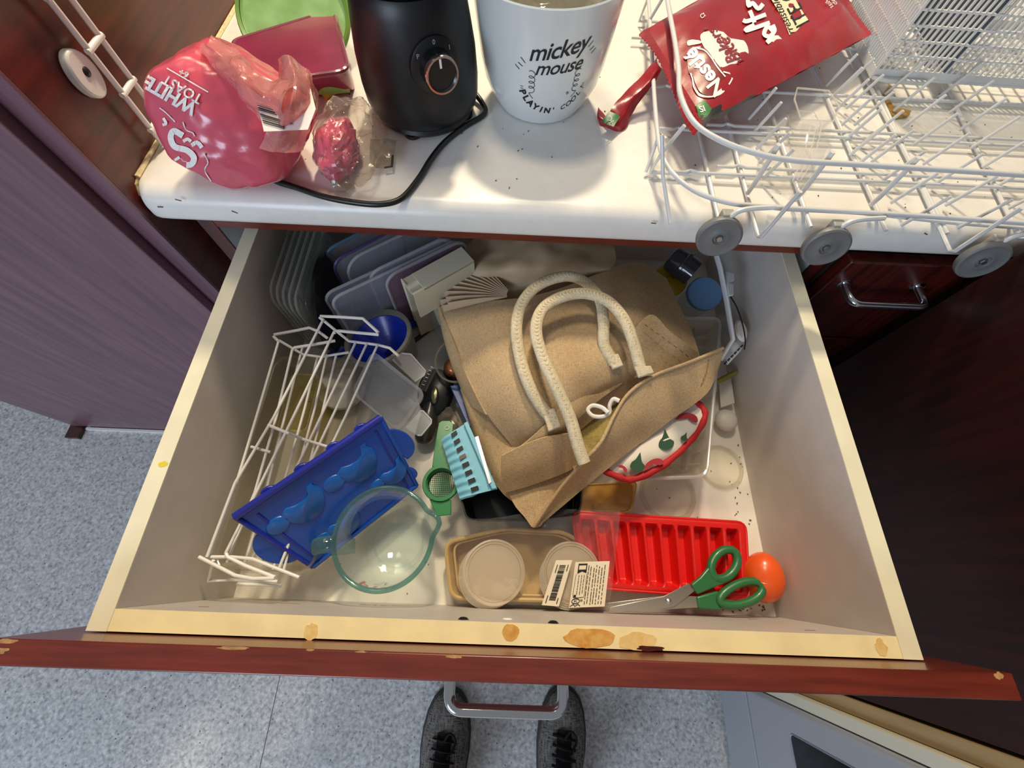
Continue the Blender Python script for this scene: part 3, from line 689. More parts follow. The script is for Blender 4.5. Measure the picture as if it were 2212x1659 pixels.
for u, v in ((1553, 513), (1784, 534), (2122, 563)):
    c = AY(u, v, .398); n = V(-.12, -.97, .18).normalized()
    w_ = rk.part('wheel', MB().lathe([(0, .001), (.0055, .001), (.0072, .0035), (.009, .0035), (.0106, .0022), (.0178, .0022), (.021, .003), (.0230, .0018), (.0235, -.001), (.0230, -.0050), (.0206, -.0064), (0, -.0064)], c, n, 40), whm)
    rk.part('hub', MB().lathe([(0, .0042), (.0030, .0042), (.0042, .0028), (.0042, .0012)], c, n, 6), M['steel'], parent=w_)
    cl = V(c.x + .001, c.y + .012, c.z + .016)
    k_ = rk.part('clip', MB().obox(cl, (.012, .010, .016)), mat('wheel_clip', '#9d9b92', .45), bevel=.0012)
    rk.part('axle_wire', MB().tube(roundpoly([cl + V(.002, -.004, .004), cl + V(.012, -.004, .013), cl + V(.04, 0, .014), cl + V(.05, .004, .014)], .004, 4)[5:-5] if False else cr([cl + V(.002, -.004, .005), cl + V(.008, -.002, .011), cl + V(.020, .0, .0135), cl + V(.044, .003, .0138)], 4), WR * 1.2, 8), M['rackgrey'])
rk.done()

# white lattice cutlery basket
bk = Thing('cutlery_basket', 'white plastic lattice cutlery basket standing in the wire dishwasher basket', 'basket')
wh = mat('white_basket_plastic', '#d9dad7', .35)
c0 = A(1880, 168, .0945); e1 = (A(2212, 192, .0945) - c0); e1.z = 0; e1.normalize(); e2 = V(-e1.y, e1.x, 0); up = V(0, 0, 1)
LX, LY, HH = .26, .15, .125
def wall(name, o, ex, L, nb):
    m = MB(); R = frame(ex, up)
    mid_ = o + ex * L / 2 + up * HH / 2
    m.obox(o + ex * L / 2 + up * .006, (L, .012, .0022), R); w1 = bk.part(name, m, wh, bevel=.0006)
    bk.part('top_rail', MB().obox(o + ex * L / 2 + up * (HH - .003), (L, .006, .0022), R), wh, parent=w1, bevel=.0006)
    m = MB()
    for k in range(nb + 1): m.obox(o + ex * (L * k / nb) + up * HH / 2, (.0022 if k % 8 else .0034, HH, .0024), R)
    for k in range(1, 7): m.obox(o + ex * L / 2 + up * (.012 + k * (HH - .012) / 7), (L, .0022, .0024), R)
    bk.part('lattice', m, wh, parent=w1, kind='stuff')
wall('front_wall', c0, e1, LX, 34); wall('left_side', c0, e2, LY, 26); wall('back_wall', c0 + e2 * LY, e1, LX, 34); wall('right_wall', c0 + e1 * LX, e2, LY, 20)
m = MB(); R = frame(e1, e2)
for k in range(1, 13): m.obox(c0 + e1 * (LX * k / 13) + e2 * LY / 2 + up * .002, (.003, LY, .0024), R)
for k in range(0, 7): m.obox(c0 + e1 * LX / 2 + e2 * (LY * k / 6) + up * .002, (LX, .003, .0022), R)
bk.part('base_lattice', m, wh, kind='stuff')
bk.part('corner_lip', MB().prism([c0 + e1 * x + e2 * y - up * .0005 for x, y in ((0, -.002), (.075, -.002), (.07, -.010), (.02, -.010), (.006, -.005))], up * .005), wh, bevel=.001)
bk.part('divider', MB().obox(c0 + e1 * .09 + e2 * LY / 2 + up * HH / 2, (.0022, LY, HH * .8), R), mat('navy_basket_insert', '#39414f', .4))
bk.done()

# red packet of baking melts
redm = mat('glossy_red_packet', '#97141c', .3, var=.15, scale=18, bump=.35, bscale=45, coat=.3)
t = Thing('red_packet', 'torn glossy red packet of baking sweets lying across the wire dishwasher basket', 'packet')
HZ = .1235
pk = [A(u, v, HZ) for u, v in ((1398, 62), (1524, 266), (1876, 78), (1722, -120))]
def pk_st(p):                                   # packet coordinates of a point on its plane
    o = pk[0]; ex = pk[3] - pk[0]; ey = pk[1] - pk[0]; q = p - o
    det = ex.x * ey.y - ex.y * ey.x; return ((q.x * ey.y - q.y * ey.x) / det, (ex.x * q.y - ex.y * q.x) / det)
def bul(s_, t_):
    e = max(0, min(1, min(s_, 1 - s_) / .16)); g = max(0, min(1, min(t_, 1 - t_) / .22))
    e = math.sin(e * math.pi / 2); g = math.sin(g * math.pi / 2)
    return .014 * e * g + .0030 * e * noise.noise(Vector((s_ * 6, t_ * 4, 3))) + .0012 * noise.noise(Vector((s_ * 16, t_ * 11, 8)))
def pk_pt(s_, t_, side=1):
    p = pk[0].lerp(pk[3], s_).lerp(pk[1].lerp(pk[2], s_), t_); return p + V(0, 0, side * bul(s_, t_) * (1 if side > 0 else .6))
NS, NT = 60, 36
G = [[pk_pt(i / NS, j / NT) for j in range(NT + 1)] for i in range(NS + 1)]
B = [[pk_pt(i / NS, j / NT, -1) for j in range(NT + 1)] for i in range(NS + 1)]
m = MB().grid(G); m2 = MB().grid([r[::-1] for r in B]); m.add(m2.v, m2.f)
pb = t.part('wrapper', m, redm, smooth=50)
def SP(lift=.0005):
    def f(u, v):
        p = A(u, v, HZ + .010)
        for _ in range(4):
            s_, q_ = pk_st(p); z = HZ + bul(min(1, max(0, s_)), min(1, max(0, q_))) + lift; p = A(u, v, z)
        return p
    return f
sp = SP(.0008); sp2 = SP(.0013); sp3 = SP(.0019)
# crimped ends with saw-tooth edges
for nm, (a, b), o in (('left_seal', (pk[0], pk[1]), -1), ('right_seal', (pk[3], pk[2]), 1)):
    out = (pk[3] - pk[0]).normalized() * o * .016; n = 26; m = MB(); rr = []
    for k in range(n * 2 + 1):
        f_ = k / (n * 2); p = a.lerp(b, f_); tooth = out * (1 + (.14 if k % 2 else 0)) + V(0, 0, .006 * math.sin(f_ * 5) + .002 * o)
        rr.append([p, p + out * .5 + V(0, 0, .0012 * (k % 2)), p + tooth])
    m.grid(rr, .0006); t.part(nm, m, redm, parent=pb, smooth=30)
Z5 = lambda x, y: (1360 + x / 3.456, y / 3.456); Z3 = lambda x, y: (1300 + x / 2.4254, y / 2.4254)
def fillpoly(pts, surf, n=26):
    """a filled print: rows of small quads so it can follow the packet's bulge"""
    ys = [p[1] for p in pts]; y0, y1 = min(ys), max(ys); m = MB(); rows = []
    for i in range(n + 1):
        y = y0 + (y1 - y0) * (i + .001) / (n + .002); xs = []
        for a, b in zip(pts, pts[1:] + pts[:1]):
            if (a[1] - y) * (b[1] - y) < 0: xs.append(a[0] + (b[0] - a[0]) * (y - a[1]) / (b[1] - a[1]))
        if len(xs) < 2: continue
        x0, x1 = min(xs), max(xs); rows.append([surf(x0 + (x1 - x0) * k / 10, y) for k in range(11)])
    return m.grid(rows)
def sm2(pts, n=5): return [(p.x, p.y) for p in cr([V(x, y, 0) for x, y in pts], n, True)]
cream = mat('cream_print', '#e9dcb4', .4); 
hat = [Z5(*p) for p in ((528, 262), (600, 226), (690, 232), (752, 285), (850, 300), (888, 380), (872, 470), (832, 560), (785, 628), (745, 605), (720, 555), (650, 470), (560, 360))]
t.part('print', fillpoly(sm2(hat), sp), mat('white_print', '#e6dfdb', .4), parent=pb, smooth=60, label='white hat shaped print')
t.part('print', fillpoly(sm2([Z5(*p) for p in ((430, 310), (455, 295), (520, 300), (535, 322), (470, 335), (435, 340))], 4), sp, 8), bpy.data.materials['white_print'], parent=pb, smooth=60)
band = [Z3(*p) for p in ((890, 0), (950, 100), (985, 190), (1020, 272), (1045, 265), (1070, 238), (1128, 208), (1112, 150), (1088, 112), (1045, 50), (1012, -10), (1000, -60), (880, -40))]
t.part('print', fillpoly(sm2(band, 3), sp, 34), cream, parent=pb, smooth=60, label='cream banner print')
wave = [Z5(*p) for p in ((432, 395), (470, 355), (545, 350), (600, 400), (640, 470), (700, 530), (765, 560), (745, 620), (690, 690), (600, 718), (530, 690), (490, 620), (470, 560), (440, 540))]
t.part('print', fillpoly(sm2(wave), sp2), mat('dark_red_print', '#7c1420', .35), parent=pb, smooth=60, label='dark red wave emblem')
m = MB()
def pxt(body, u, v, size, ang, off=.0, shear=0.0, surf=sp3, sx=1.0):
    a = math.radians(ang); ex = (math.cos(a) * sx, -math.sin(a) * sx); ey = (-math.sin(a), -math.cos(a)); m.text(body, PX((u, v), ex, ey, surf), size, shear, off)
pxt('Nestlé', *Z5(565, 535), 46, 128, .03, 0, sp3, .95)
for o_ in ([(455, 545), (470, 590), (480, 650), (520, 700), (590, 722), (680, 700), (745, 625), (768, 560), (700, 535)], [(505, 360), (560, 375), (610, 430), (655, 500), (715, 572)], [(430, 405), (470, 362), (530, 350)]):
    m.stroke([Z5(*p) for p in o_], sp3, 3)
# hand-lettered word: m e l t s
for s_ in ([(1000, 262), (915, 300), (960, 280), (915, 245), (890, 262), (945, 240), (890, 205), (868, 222), (920, 195), (962, 268)], [(905, 172), (870, 140), (850, 178), (880, 190), (905, 160), (895, 130)], [(880, 118), (765, 158), (760, 150), (800, 130)], [(860, 75), (765, 110), (740, 105)], [(800, 118), (782, 70), (775, 55)], [(845, 20), (820, 45), (790, 15), (770, 30), (765, 0)]):
    m.stroke([Z3(*p) for p in s_], sp3, 9)
pxt('just easily f..', *Z3(1205, 40), 15, 124, 0, .3); pxt('fabulous dec', *Z3(1250, 60), 15, 124, 0, .3); pxt('Ω', *Z3(530, 80), 14, 124)
t.part('lettering', m, M['ink_white'], parent=pb, smooth=0, label='white lettering', kind='stuff')
m = MB(); pxt("Bakers'", *Z5(692, 330), 32, 124, .012, .25); pxt('Choice', *Z5(800, 430), 34, 124, .012, .25)
t.part('lettering', m, mat('dark_red_ink', '#8a1c26', .4), parent=pb, smooth=0, label='dark red lettering', kind='stuff')
m = MB(); pxt('WHITE CH', *Z3(1035, 80), 46, 118, .0, 0, sp2, .82); pxt('irresistible', *Z3(955, 90), 22, 116, 0, .3, sp2)
t.part('lettering', m, M['ink_black'], parent=pb, smooth=0, label='dark lettering on the cream banner', kind='stuff')
t.part('print', fillpoly([Z3(*p) for p in ((490, 545), (515, 640), (560, 600), (575, 570), (540, 525))], sp2, 10), mat('green_print', '#2f7a3a', .4), parent=pb, smooth=60, label='green print')
t.part('print', fillpoly([Z3(*p) for p in ((505, 612), (530, 668), (580, 622), (625, 618), (720, 555), (825, 492), (740, 508), (660, 525), (575, 570))], sp2, 16), M['ink_black'], parent=pb, smooth=60, label='black torn edge')
m = MB(); pxt('SI', *Z3(527, 572), 18, 20, .02); t.part('lettering', m, M['ink_white'], parent=pb, smooth=0)
t.done()

# torn-off strip of the packet
t = Thing('torn_strip', 'small torn red and green packet strip lying beside the white mug', 'packet strip')
h = ZT + .004
sb = t.part('strip', MB().patch([[(1292, 232, h), (1290, 252, h), (1296, 270, h - .003)], [(1318, 262, h + .002), (1326, 272, h + .004), (1342, 284, h - .003)], [(1318, 240, h + .012), (1345, 250, h + .010), (1362, 250, h + .002)], [(1345, 205, h + .016), (1365, 215, h + .018), (1385, 215, h + .012)], [(1385, 165, h + .028), (1400, 178, h + .030), (1412, 180, h + .026)], [(1418, 125, h + .040), (1422, 140, h + .042), (1430, 150, h + .040)]], 6, 6, .0005, .002, 3, 80), redm, smooth=35)
m = MB().patch([[(1298, 264, h + .0085), (1310, 268, h + .0085), (1325, 274, h + .0085)], [(1316, 240, h + .0135), (1330, 246, h + .0135), (1340, 252, h + .012)]], 5, 5)
t.part('print', m, bpy.data.materials['green_print'], parent=sb, label='green printed band')
m = MB(); m.text('QL', PX((1318, 259), (.5, .85), (.85, -.5), lambda u, v: A(u, v, h + .0145)), 17); t.part('lettering', m, M['ink_white'], parent=sb, smooth=0)
t.done()

# clear scoop lying in the basket
scp = clear('clear_scoop_plastic', '#ffffff', .01, '#f6f4ee', .06, .16)
t = Thing('clear_scoop', 'clear plastic scoop lying inside the wire dishwasher basket', 'scoop')
hs = ZT + .012
hd = [A(u, v, hs + .022) for u, v in ((1722, 190), (1790, 196), (1814, 232), (1800, 262), (1730, 258), (1716, 215))]
t.part('bowl', MB().loft([[p.lerp(sum(hd, V(0, 0, 0)) / 6, .25) - V(0, 0, .024) for p in hd], hd, [p.lerp(sum(hd, V(0, 0, 0)) / 6, .06) for p in hd], [p.lerp(sum(hd, V(0, 0, 0)) / 6, .3) - V(0, 0, .022) for p in hd]]), scp, bevel=.003, seg=3)
scw = clear('scoop_edge', '#ffffff', .35, '#f6f4ee', .1, .3)
t.part('bowl_edge', MB().tube(hd, .0011, 8, True), scw); t.part('bowl_edge', MB().tube([p.lerp(sum(hd, V(0, 0, 0)) / 6, .25) - V(0, 0, .0225) for p in hd], .0008, 8, True), scw)
for o_ in (-12, 0, 12): t.part('handle_rib', MB().tube(cr([A(1765 + o_, 262, hs + .022), A(1755 + o_, 310, hs + .0150), A(1742 + o_, 350, hs + .0110), A(1722 + o_ * .7, 388, hs + .005)], 5), .0007, 6), scw)
t.part('handle', MB().patch([[(1735, 262, hs + .018), (1768, 258, hs + .022), (1798, 262, hs + .018)], [(1722, 310, hs + .008), (1755, 308, hs + .014), (1790, 310, hs + .008)], [(1705, 345, hs + .004), (1745, 350, hs + .010), (1775, 345, hs + .004)], [(1690, 380, hs + .002), (1720, 395, hs + .004), (1745, 378, hs + .002)]], 5, 5, .002), scp)
t.done()
t = Thing('clear_lid', 'flat clear plastic lid under the clear scoop in the wire basket', 'saucer')  # a flat clear plastic lid lying under the scoop
P = roundpoly([A(u, v, ZT + .0014) for u, v in ((1645, 300), (1740, 310), (1765, 395), (1700, 420), (1630, 400))], .02, 5)
t.part('plate', MB().prism(P, (0, 0, .0012)), scp); t.part('rim', MB().tube([p + V(0, 0, .0014) for p in P], .0012, 6, True), scp)
t.done()
hp = ZT + .0006
one('food_scrap', 'small curved brown yellow food scrap on the worktop under the basket', 'food scrap', MB().prism([A(u, v, hp) for u, v in ((1908, 205), (1918, 188), (1924, 190), (1920, 222), (1930, 238), (1948, 238), (1966, 243), (1958, 254), (1934, 258), (1918, 246))], (0, 0, .003)), mat('browned_scrap', '#c8953e', .4, var=.3, scale=150), bevel=.001)
m = MB(); rnd = random.Random(3)
for _ in range(95):
    x, y = rnd.uniform(.05, 1.05), rnd.uniform(.46, .80); s_ = rnd.uniform(.0004, .0010)
    m.obox((x, y, ZT + s_ * .5 + .0002), (s_ * 2, s_, s_), Matrix.Rotation(rnd.uniform(0, 3), 3, 'Z'))
one('crumbs', 'dark crumbs scattered over the white worktop', 'crumbs', m, M['crumb'], kind='stuff')
# ================================================================== inside the drawer
FZ = FH + .0006
def upright(t, name, mt, c, ang, L, Hh, th, r=.018, rim=None, tilt=0.0, z0=None, rimr=.0022):
    """a flat lid filed on its edge: c = its front top corner, ang = heading of its top edge"""
    e = V(math.cos(math.radians(ang)), math.sin(math.radians(ang)), 0); n = V(e.y, -e.x, 0); up = (V(0, 0, 1) + n * tilt).normalized()
    O = c + e * (L / 2) - up * (Hh / 2)
    P = [O + e * x + up * y for x, y in rrect(L, Hh, r, 5)]
    i = t.part(name, MB().prism(P, n * th), mt)
    if rim: t.part('rim', MB().tube([p + n * th * .5 for p in P], rimr, 8, True), rim, parent=i)
    return i
def tub_up(t, mt, c, ang, L, Hh, depth, taper=.010, r=.02):
    """a takeaway tub standing on its side, its open rim in an upright plane"""
    e = V(math.cos(math.radians(ang)), math.sin(math.radians(ang)), 0); n = V(-e.y, e.x, 0) * -1; up = V(0, 0, 1); O = c + e * (L / 2) - up * (Hh / 2)
    def rg(k, d): return [O + n * d + e * x + up * y for x, y in rrect(L - 2 * k, Hh - 2 * k, r, 5)]
    t.part('wall', MB().loft([rg(0, 0), rg(taper * .3, .004), rg(taper, depth), rg(taper * 1.2, depth + .0006), rg(taper * .3 + .0008, .0045)], cap=False), mt)
    t.part('floor_panel', MB().prism(rg(taper * 1.05, depth), n * .0006), mt)
    t.part('rim', MB().tube(rg(-.002, 0), .0016, 8, True), bpy.data.materials['tub_rim_plastic'])
milky = clear('milky_clear_plastic', '#f4f6f5', .06, '#e8ede9', .2, .34)
milky2 = clear('milky_lid_plastic', '#f4f5f8', .13, '#e6e9f2', .2, .32)
clear('tub_rim_plastic', '#f4f6f4', .20, '#e9eeea', .2, .3)
for i in range(5):
    t = Thing('takeaway_tub', ['clear takeaway tub nearest the left drawer wall, on its side in the nested stack', 'clear takeaway tub second from the left drawer wall in the nested stack', 'clear takeaway tub in the middle of the nested stack of five', 'clear takeaway tub second from the black round lid in the nested stack', 'clear takeaway tub at the right end of the nested stack, by the black lid'][i], 'tub', 'nested clear takeaway tubs')
    c = A(566, 630, -.03) + V(.0085 + i * .0085, -.002 - i * .003, -.002 - .001 * i)
    tub_up(t, milky, c, 90, .150, .143 - i * .001, .004 + .003, .006)
    t.done()
t = Thing('black_pan_lid', 'black round lid standing on edge between clear tubs and coloured lids', 'lid')
c = V(.0915, .422, -.103); n = V(1, .06, 0)
t.part('disc', MB().lathe([(0, .0035), (.062, .0035), (.072, .001), (.0745, -.0025), (.071, -.0025), (.062, 0), (0, 0)], c, n, 56), M['black']); t.done()
def lid(label, col, c, ang, L, Hh, rimc=None, r=.02, th=.0016, tilt=0.0, group=None):
    Hh = min(Hh, c.z - FZ - .003)
    t = Thing('food_box_lid', label, 'lid', group); upright(t, 'plate', col, c, ang, L, Hh, th, r, rimc, tilt); t.done()
edge = clear('frosted_plastic_edge', '#f6f7f9', .34, '#f0f2f6', .2, .35)
blue_rim = clear('pale_blue_plastic', '#b9d6e6', .5, '#86b4cf', .25); purple_rim = clear('purple_plastic', '#9a86c6', .65, '#6f5c9c', .3); pink_rim = clear('pinkish_plastic', '#d8c2d2', .35, '#b394a8', .25)
lid('pale blue rimmed lid filed behind the purple rimmed lid', milky2, A(690, 522, -.04) + V(.008, -.018, 0), 40, .100, .138, blue_rim)
lid('clear lid with purple rim filed beside the black round lid', milky2, A(700, 566, -.035) + V(.0085, 0, 0), 40, .110, .145, purple_rim)
lid('large clear lid filed just in front of the purple rimmed lid', milky2, A(738, 560, -.037) + V(.002, -.006, 0), 37, .150, .142, edge, .03)
lid('clear lid whose rounded corner reaches furthest left of the filed lids', milky2, A(684, 636, -.045) + V(.008, 0, 0), 35, .200, .134, edge, .016)
lid('clear lid filed second from the front left corner lid', milky2, A(690, 640, -.040) + V(.0145, -.004, 0), 35.5, .200, .139, edge, .016)
lid('clear lid with frosted corner left of the cream tray', milky2, A(792, 592, -.036), 36, .130, .143, edge, .02)
lid('pinkish clear lid pressed against the cream tray', pink_rim, A(826, 598, -.034) + V(.002, -.002, 0), 36.5, .130, .145, edge, .02)
t = Thing('cream_tray', 'cream plastic tray with notched end filed behind the brown paper', 'tray')
crm = mat('cream_plastic', '#cbc6ae', .4); e = V(.775, .632, 0).normalized(); n = V(e.y, -e.x, 0)
c = A(868, 604, -.032); P = [(0, 0), (.012, 0), (.012, -.003), (.0165, -.0055), (.024, -.004), (.0275, 0), (.031, 0), (.031, -.055), (.028, -.055), (.028, -.004), (.0225, -.0085), (.0155, -.010), (.004, -.006), (.004, -.145), (0, -.145)]
def prof_at(d): return [c + n * x + V(0, 0, z) + e * d for x, z in P]
t.part('channel', MB().loft([prof_at(0), prof_at(.098)]), crm); t.part('end_lip', MB().tube([c + n * x + V(0, 0, z) for x, z in ((0, -.1), (0, 0), (.012, 0))], .0016, 8), crm)
t.part('top_plate', MB().prism([c + n * x + V(0, 0, -.0035) + e * d for x, d in ((.0, .016), (.031, .016), (.031, .098), (0, .098))], V(0, 0, .004)), crm); t.done()
# blue funnel in a grey ring
t = Thing('ring_canister', 'grey plastic ring shaped canister standing behind the white wire racks', 'canister')
cc = V(.171, .364, FZ + .052); ax = V(-.20, .10, .97).normalized(); R = axis_frame(ax)
gr = clear('greyish_clear_plastic', '#e6e6e0', .45, '#b9b8ae', .3)
t.part('wall', MB().lathe([(.040, -.030), (.046, 0), (.0485, .020), (.0485, .026), (.045, .026), (.0425, .003), (.037, -.028)], cc, n=48, R=R), gr)
t.part('rim', MB().lathe([(.0455, .022), (.0510, .022), (.0510, .0275), (.0455, .0275)], cc, n=48, R=R), gr)
t.part('base', MB().lathe([(0, -.030), (.040, -.030), (.040, -.0285), (0, -.0285)], cc, n=40, R=R), gr); t.done()
bl = mat('blue_funnel_plastic', '#1430a8', .3, coat=.3)
t = Thing('blue_funnel', 'bright blue plastic funnel sitting in the grey ring canister', 'funnel')
t.part('cone', MB().lathe([(.0425, .020), (.0445, .0215), (.0425, .022), (.036, .012), (.022, -.004), (.010, -.016), (.009, -.027), (.0075, -.027), (.0085, -.016), (.020, -.006), (.034, .009)], cc, n=48, R=R), bl)
tb = A(888, 697, -.150); t.part('hanging_tab', MB().lathe([(.0035, 0), (.0105, 0), (.0105, .002), (.0035, .002), (.0035, 0)], tb, (0, 0, 1), 24), bl)
t.part('spout', MB().tube([A(715, 775, -.150), A(742, 752, -.150)], .0095, 16), bl); t.done()
# glass bottle with pale stopper
t = Thing('glass_bottle', 'small clear glass bottle with pale stopper lying by the brown paper', 'bottle')
gls = clear('clear_glass', '#f7faf8', .02, '#e0e6e2', .05, .35)
a = A(934, 642, -.115); b = A(964, 715, -.130); d_ = (b - a).normalized()
t.part('body', MB().lathe([(0, -.002), (.008, -.002), (.0105, .002), (.0105, .005), (.0085, .007), (.0085, .018), (.015, .030), (.0165, .070), (.0155, .072), (0, .072)], a, d_, 28), gls)
t.part('stopper', MB().lathe([(0, .010), (.0065, .010), (.0065, .045), (.005, .048), (0, .048)], a, d_, 20), mat('pale_cork', '#cdc9b4', .7)); t.done()
# --- white wire racks (two, crossing)
def wires(t, name, L, r):
    for P in L: t.part(name, MB().tube([A(*p) for p in P], r, 8), M['enamel'])
t = Thing('wire_rack', 'white wire rack lying highest, its hooked end over the blue funnel', 'wire rack')
hB, hF = -.056, -.078
def H(v, a=hB, b=hF, v0=690, v1=1203): return a + (b - a) * (v - v0) / (v1 - v0)
wires(t, 'long_wire', [[(u, v, H(v) + o) for u, v in Q] for Q, o in ((((699, 689), (592, 900), (508, 1043), (447, 1203)), 0), (((722, 716), (634, 900), (551, 1070), (488, 1194)), 0), (((769, 738), (693, 900), (612, 1070), (545, 1206)), -.024), (((793, 741), (718, 900), (640, 1065), (575, 1215)), -.024), (((816, 744), (746, 900), (668, 1062), (604, 1225)), -.024))], .0017)
wires(t, 'end_loop', [[(699, 692, hB), (691, 686, hB), (692, 683, hB), (740, 685, hB), (784, 688, hB), (817, 718, hB - .002)], [(722, 720, hB), (724, 715, hB), (735, 715, hB), (818, 723, hB - .004)]], .0021)
wires(t, 'cross_wire', [[(701, 694, hB), (724, 713, hB - .012), (754, 737, hB - .026), (817, 745, hB - .028), (842, 752, hB - .02), (860, 768, hB - .012)], [(579, 918, H(918)), (623, 936, H(936)), (653, 948, H(948) - .022), (707, 965, H(965) - .024)], [(430, 1203, hF), (508, 1243, hF - .002), (545, 1250, hF - .002), (593, 1249, hF - .002)], [(488, 1194, hF), (492, 1203, hF), (530, 1222, hF - .002), (594, 1247, hF - .004)]], .0019)
t.done()
t = Thing('wire_rack', 'white wire rack lying underneath, next to the left drawer wall', 'wire rack')
gB, gF = -.066, -.083
def H1(v): return gB + (gF - gB) * (v - 730) / (1203 - 730)
wires(t, 'long_wire', [[(u, v, H1(v) + o) for u, v in Q] for Q, o in ((((602, 736), (554, 900), (502, 1073), (452, 1200)), 0), (((632, 753), (597, 900), (551, 1062), (490, 1215)), -.004), (((653, 751), (615, 900), (575, 1060), (530, 1215)), -.022), (((686, 771), (658, 883), (617, 1030), (565, 1222)), -.024), (((706, 766), (679, 885), (640, 1030), (590, 1230)), -.024), (((727, 764), (698, 883), (662, 1030), (612, 1235)), -.024))], .0016)
wires(t, 'end_loop', [[(602, 738, gB), (591, 727, gB), (592, 723, gB), (640, 714, gB), (668, 708, gB), (688, 716, gB), (708, 731, gB - .004)], [(632, 756, gB), (636, 751, gB), (680, 744, gB), (724, 736, gB - .006)]], .0020)
wires(t, 'cross_wire', [[(602, 735, gB), (655, 766, gB - .024), (693, 771, gB - .026), (754, 761, gB - .022)], [(542, 965, H1(965)), (584, 977, H1(977) - .004)], [(454, 1203, gF), (500, 1203, gF), (545, 1207, gF), (646, 1247, gF - .004)], [(461, 1210, gF), (450, 1255, gF - .022), (500, 1252, gF - .024), (600, 1256, gF - .024)], [(512, 1262, gF - .024), (560, 1262, gF - .024), (607, 1266, gF - .022)]], .0018)
t.done()
# clear bin under the racks
t = Thing('clear_bin', 'long clear plastic drawer bin under the white wire racks', 'bin')
bn = clear('bin_plastic', '#fbfaf5', .02, '#ebe8dc', .15, .18)
p0 = rrect(.115, .284, .02, 5); bc_ = V(.0805, .192, 0)
def rg(k, z): return [bc_ + V(x * (1 - k), y * (1 - k * .4), z) for x, y in p0]
t.part('wall', MB().loft([rg(.14, FZ + .0006), rg(0, -.114), rg(.015, -.114), rg(.155, FZ + .0016)], cap=False), bn)
t.part('base', MB().prism(rg(.15, FZ), V(0, 0, .0008)), bn); t.part('rim', MB().tube(rg(-.006, -.114), .0017, 8, True), bn); t.done()
yl = clear('yellowed_clear_plastic', '#f8f3d6', .20, '#e9e0b0', .3, .25)
t = Thing('yellowed_tub', 'tall yellowed translucent tub standing below the white wire racks', 'tub')
yc = A(660, 880, -.13); q0 = rrect(.040, .085, .008, 4)
def yg(k, z): return [V(yc.x + x * k, yc.y + y * k, z) for x, y in q0]
t.part('wall', MB().loft([yg(.85, FZ + .003), yg(1, -.108), yg(.95, -.108), yg(.8, FZ + .004)], cap=False), yl); t.part('base', MB().prism(yg(.84, FZ + .002), V(0, 0, .001)), yl); t.done()
whp = mat('white_plastic', '#d9d5cd', .45)
t = Thing('white_disc', 'round white plastic lid between the wire racks and the clip-lock box', 'lid')
wc = A(738, 838, -.158); t.part('plate', MB().lathe([(0, .002), (.031, .002), (.034, .0005), (.035, -.004), (.033, -.004), (.031, 0), (0, 0)], wc, V(.1, .05, 1), 40), whp); t.done()
# clip-lock box lid with two flaps
t = Thing('clip_box', 'clear clip-lock food box with two hinged flaps tipped on its side', 'food box')
hl = -.088; lk = clear('clip_box_plastic', '#f1f4f7', .12, '#dbe1e8', .2, .36)
P = roundpoly([A(806, 758, hl - .004), A(922, 852, hl), A(862, 936, hl - .010), A(760, 850, hl - .026)], .013, 5); n_ = V(0, 0, 1)
ctr = sum(P, V(0, 0, 0)) / len(P)
lp = t.part('lid_plate', MB().prism([p.lerp(ctr, .14) - V(0, 0, .003) for p in P], V(0, 0, .0012)), lk)
t.part('rim', MB().loft([P, [p + V(0, 0, .003) for p in P], [p.lerp(ctr, .10) + V(0, 0, .003) for p in P], [p.lerp(ctr, .13) - V(0, 0, .002) for p in P]], cap=False), edge)
t.part('wall', MB().loft([[p.lerp(ctr, .1) for p in P], [p.lerp(ctr, .22) - V(.006, 0, .045) for p in P]], cap=False), lk)
for Q in (((846, 778), (868, 762), (888, 764), (921, 802), (918, 812), (897, 826)), ((874, 924), (908, 886), (914, 886), (933, 906), (933, 914), (910, 942), (902, 942))):
    fl = t.part('flap', MB().prism([A(u, v, hl + .002) for u, v in Q], V(0, 0, .0016)), lk, bevel=.0006)
    q = [A(u, v, hl + .0045) for u, v in Q]; m_ = sum(q, V(0, 0, 0)) / len(q)
    t.part('flap_edge', MB().tube([p.lerp(m_, .06) for p in q[1:]], .0011, 6), edge, parent=fl)
t.done()
# things between the clip box and the jute bag
t = Thing('black_stick', 'thin black stick on the drawer floor behind the clip-lock box', 'stick'); t.part('shaft', MB().tube([A(866, 759, FZ + .004), A(938, 704, FZ + .004)], .0036, 8), M['black']); t.part('end_cap', MB().tube([A(936, 705.5, FZ + .004), A(939, 703, FZ + .004)], .0038, 8), M['black']); t.done()
t = Thing('copper_cup', 'clear cup with copper coloured ball inside, half under the jute bag', 'cup')
uc = A(988, 778, -.116); R = axis_frame(V(-.25, -.15, .95))
t.part('wall', MB().lathe([(.026, -.055), (.0325, 0), (.0345, .0015), (.0335, -.0015), (.0275, -.054)], uc, n=40, R=R), gls); t.part('rim', MB().lathe([(.0325, -.001), (.0350, -.001), (.0350, .003), (.0325, .003)], uc, n=40, R=R), gr)
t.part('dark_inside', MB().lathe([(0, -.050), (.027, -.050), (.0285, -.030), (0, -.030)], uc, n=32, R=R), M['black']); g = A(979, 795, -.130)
t.part('copper_ball', MB().lathe([(.0145 * math.sin(math.pi * k / 14), -.0145 * math.cos(math.pi * k / 14)) for k in range(15)], g, n=28), mat('copper', '#c9825f', .25, .9)); t.done()
t = Thing('can_opener', 'dark rounded kitchen gadget with metal oval beside the clip-lock box', 'gadget')
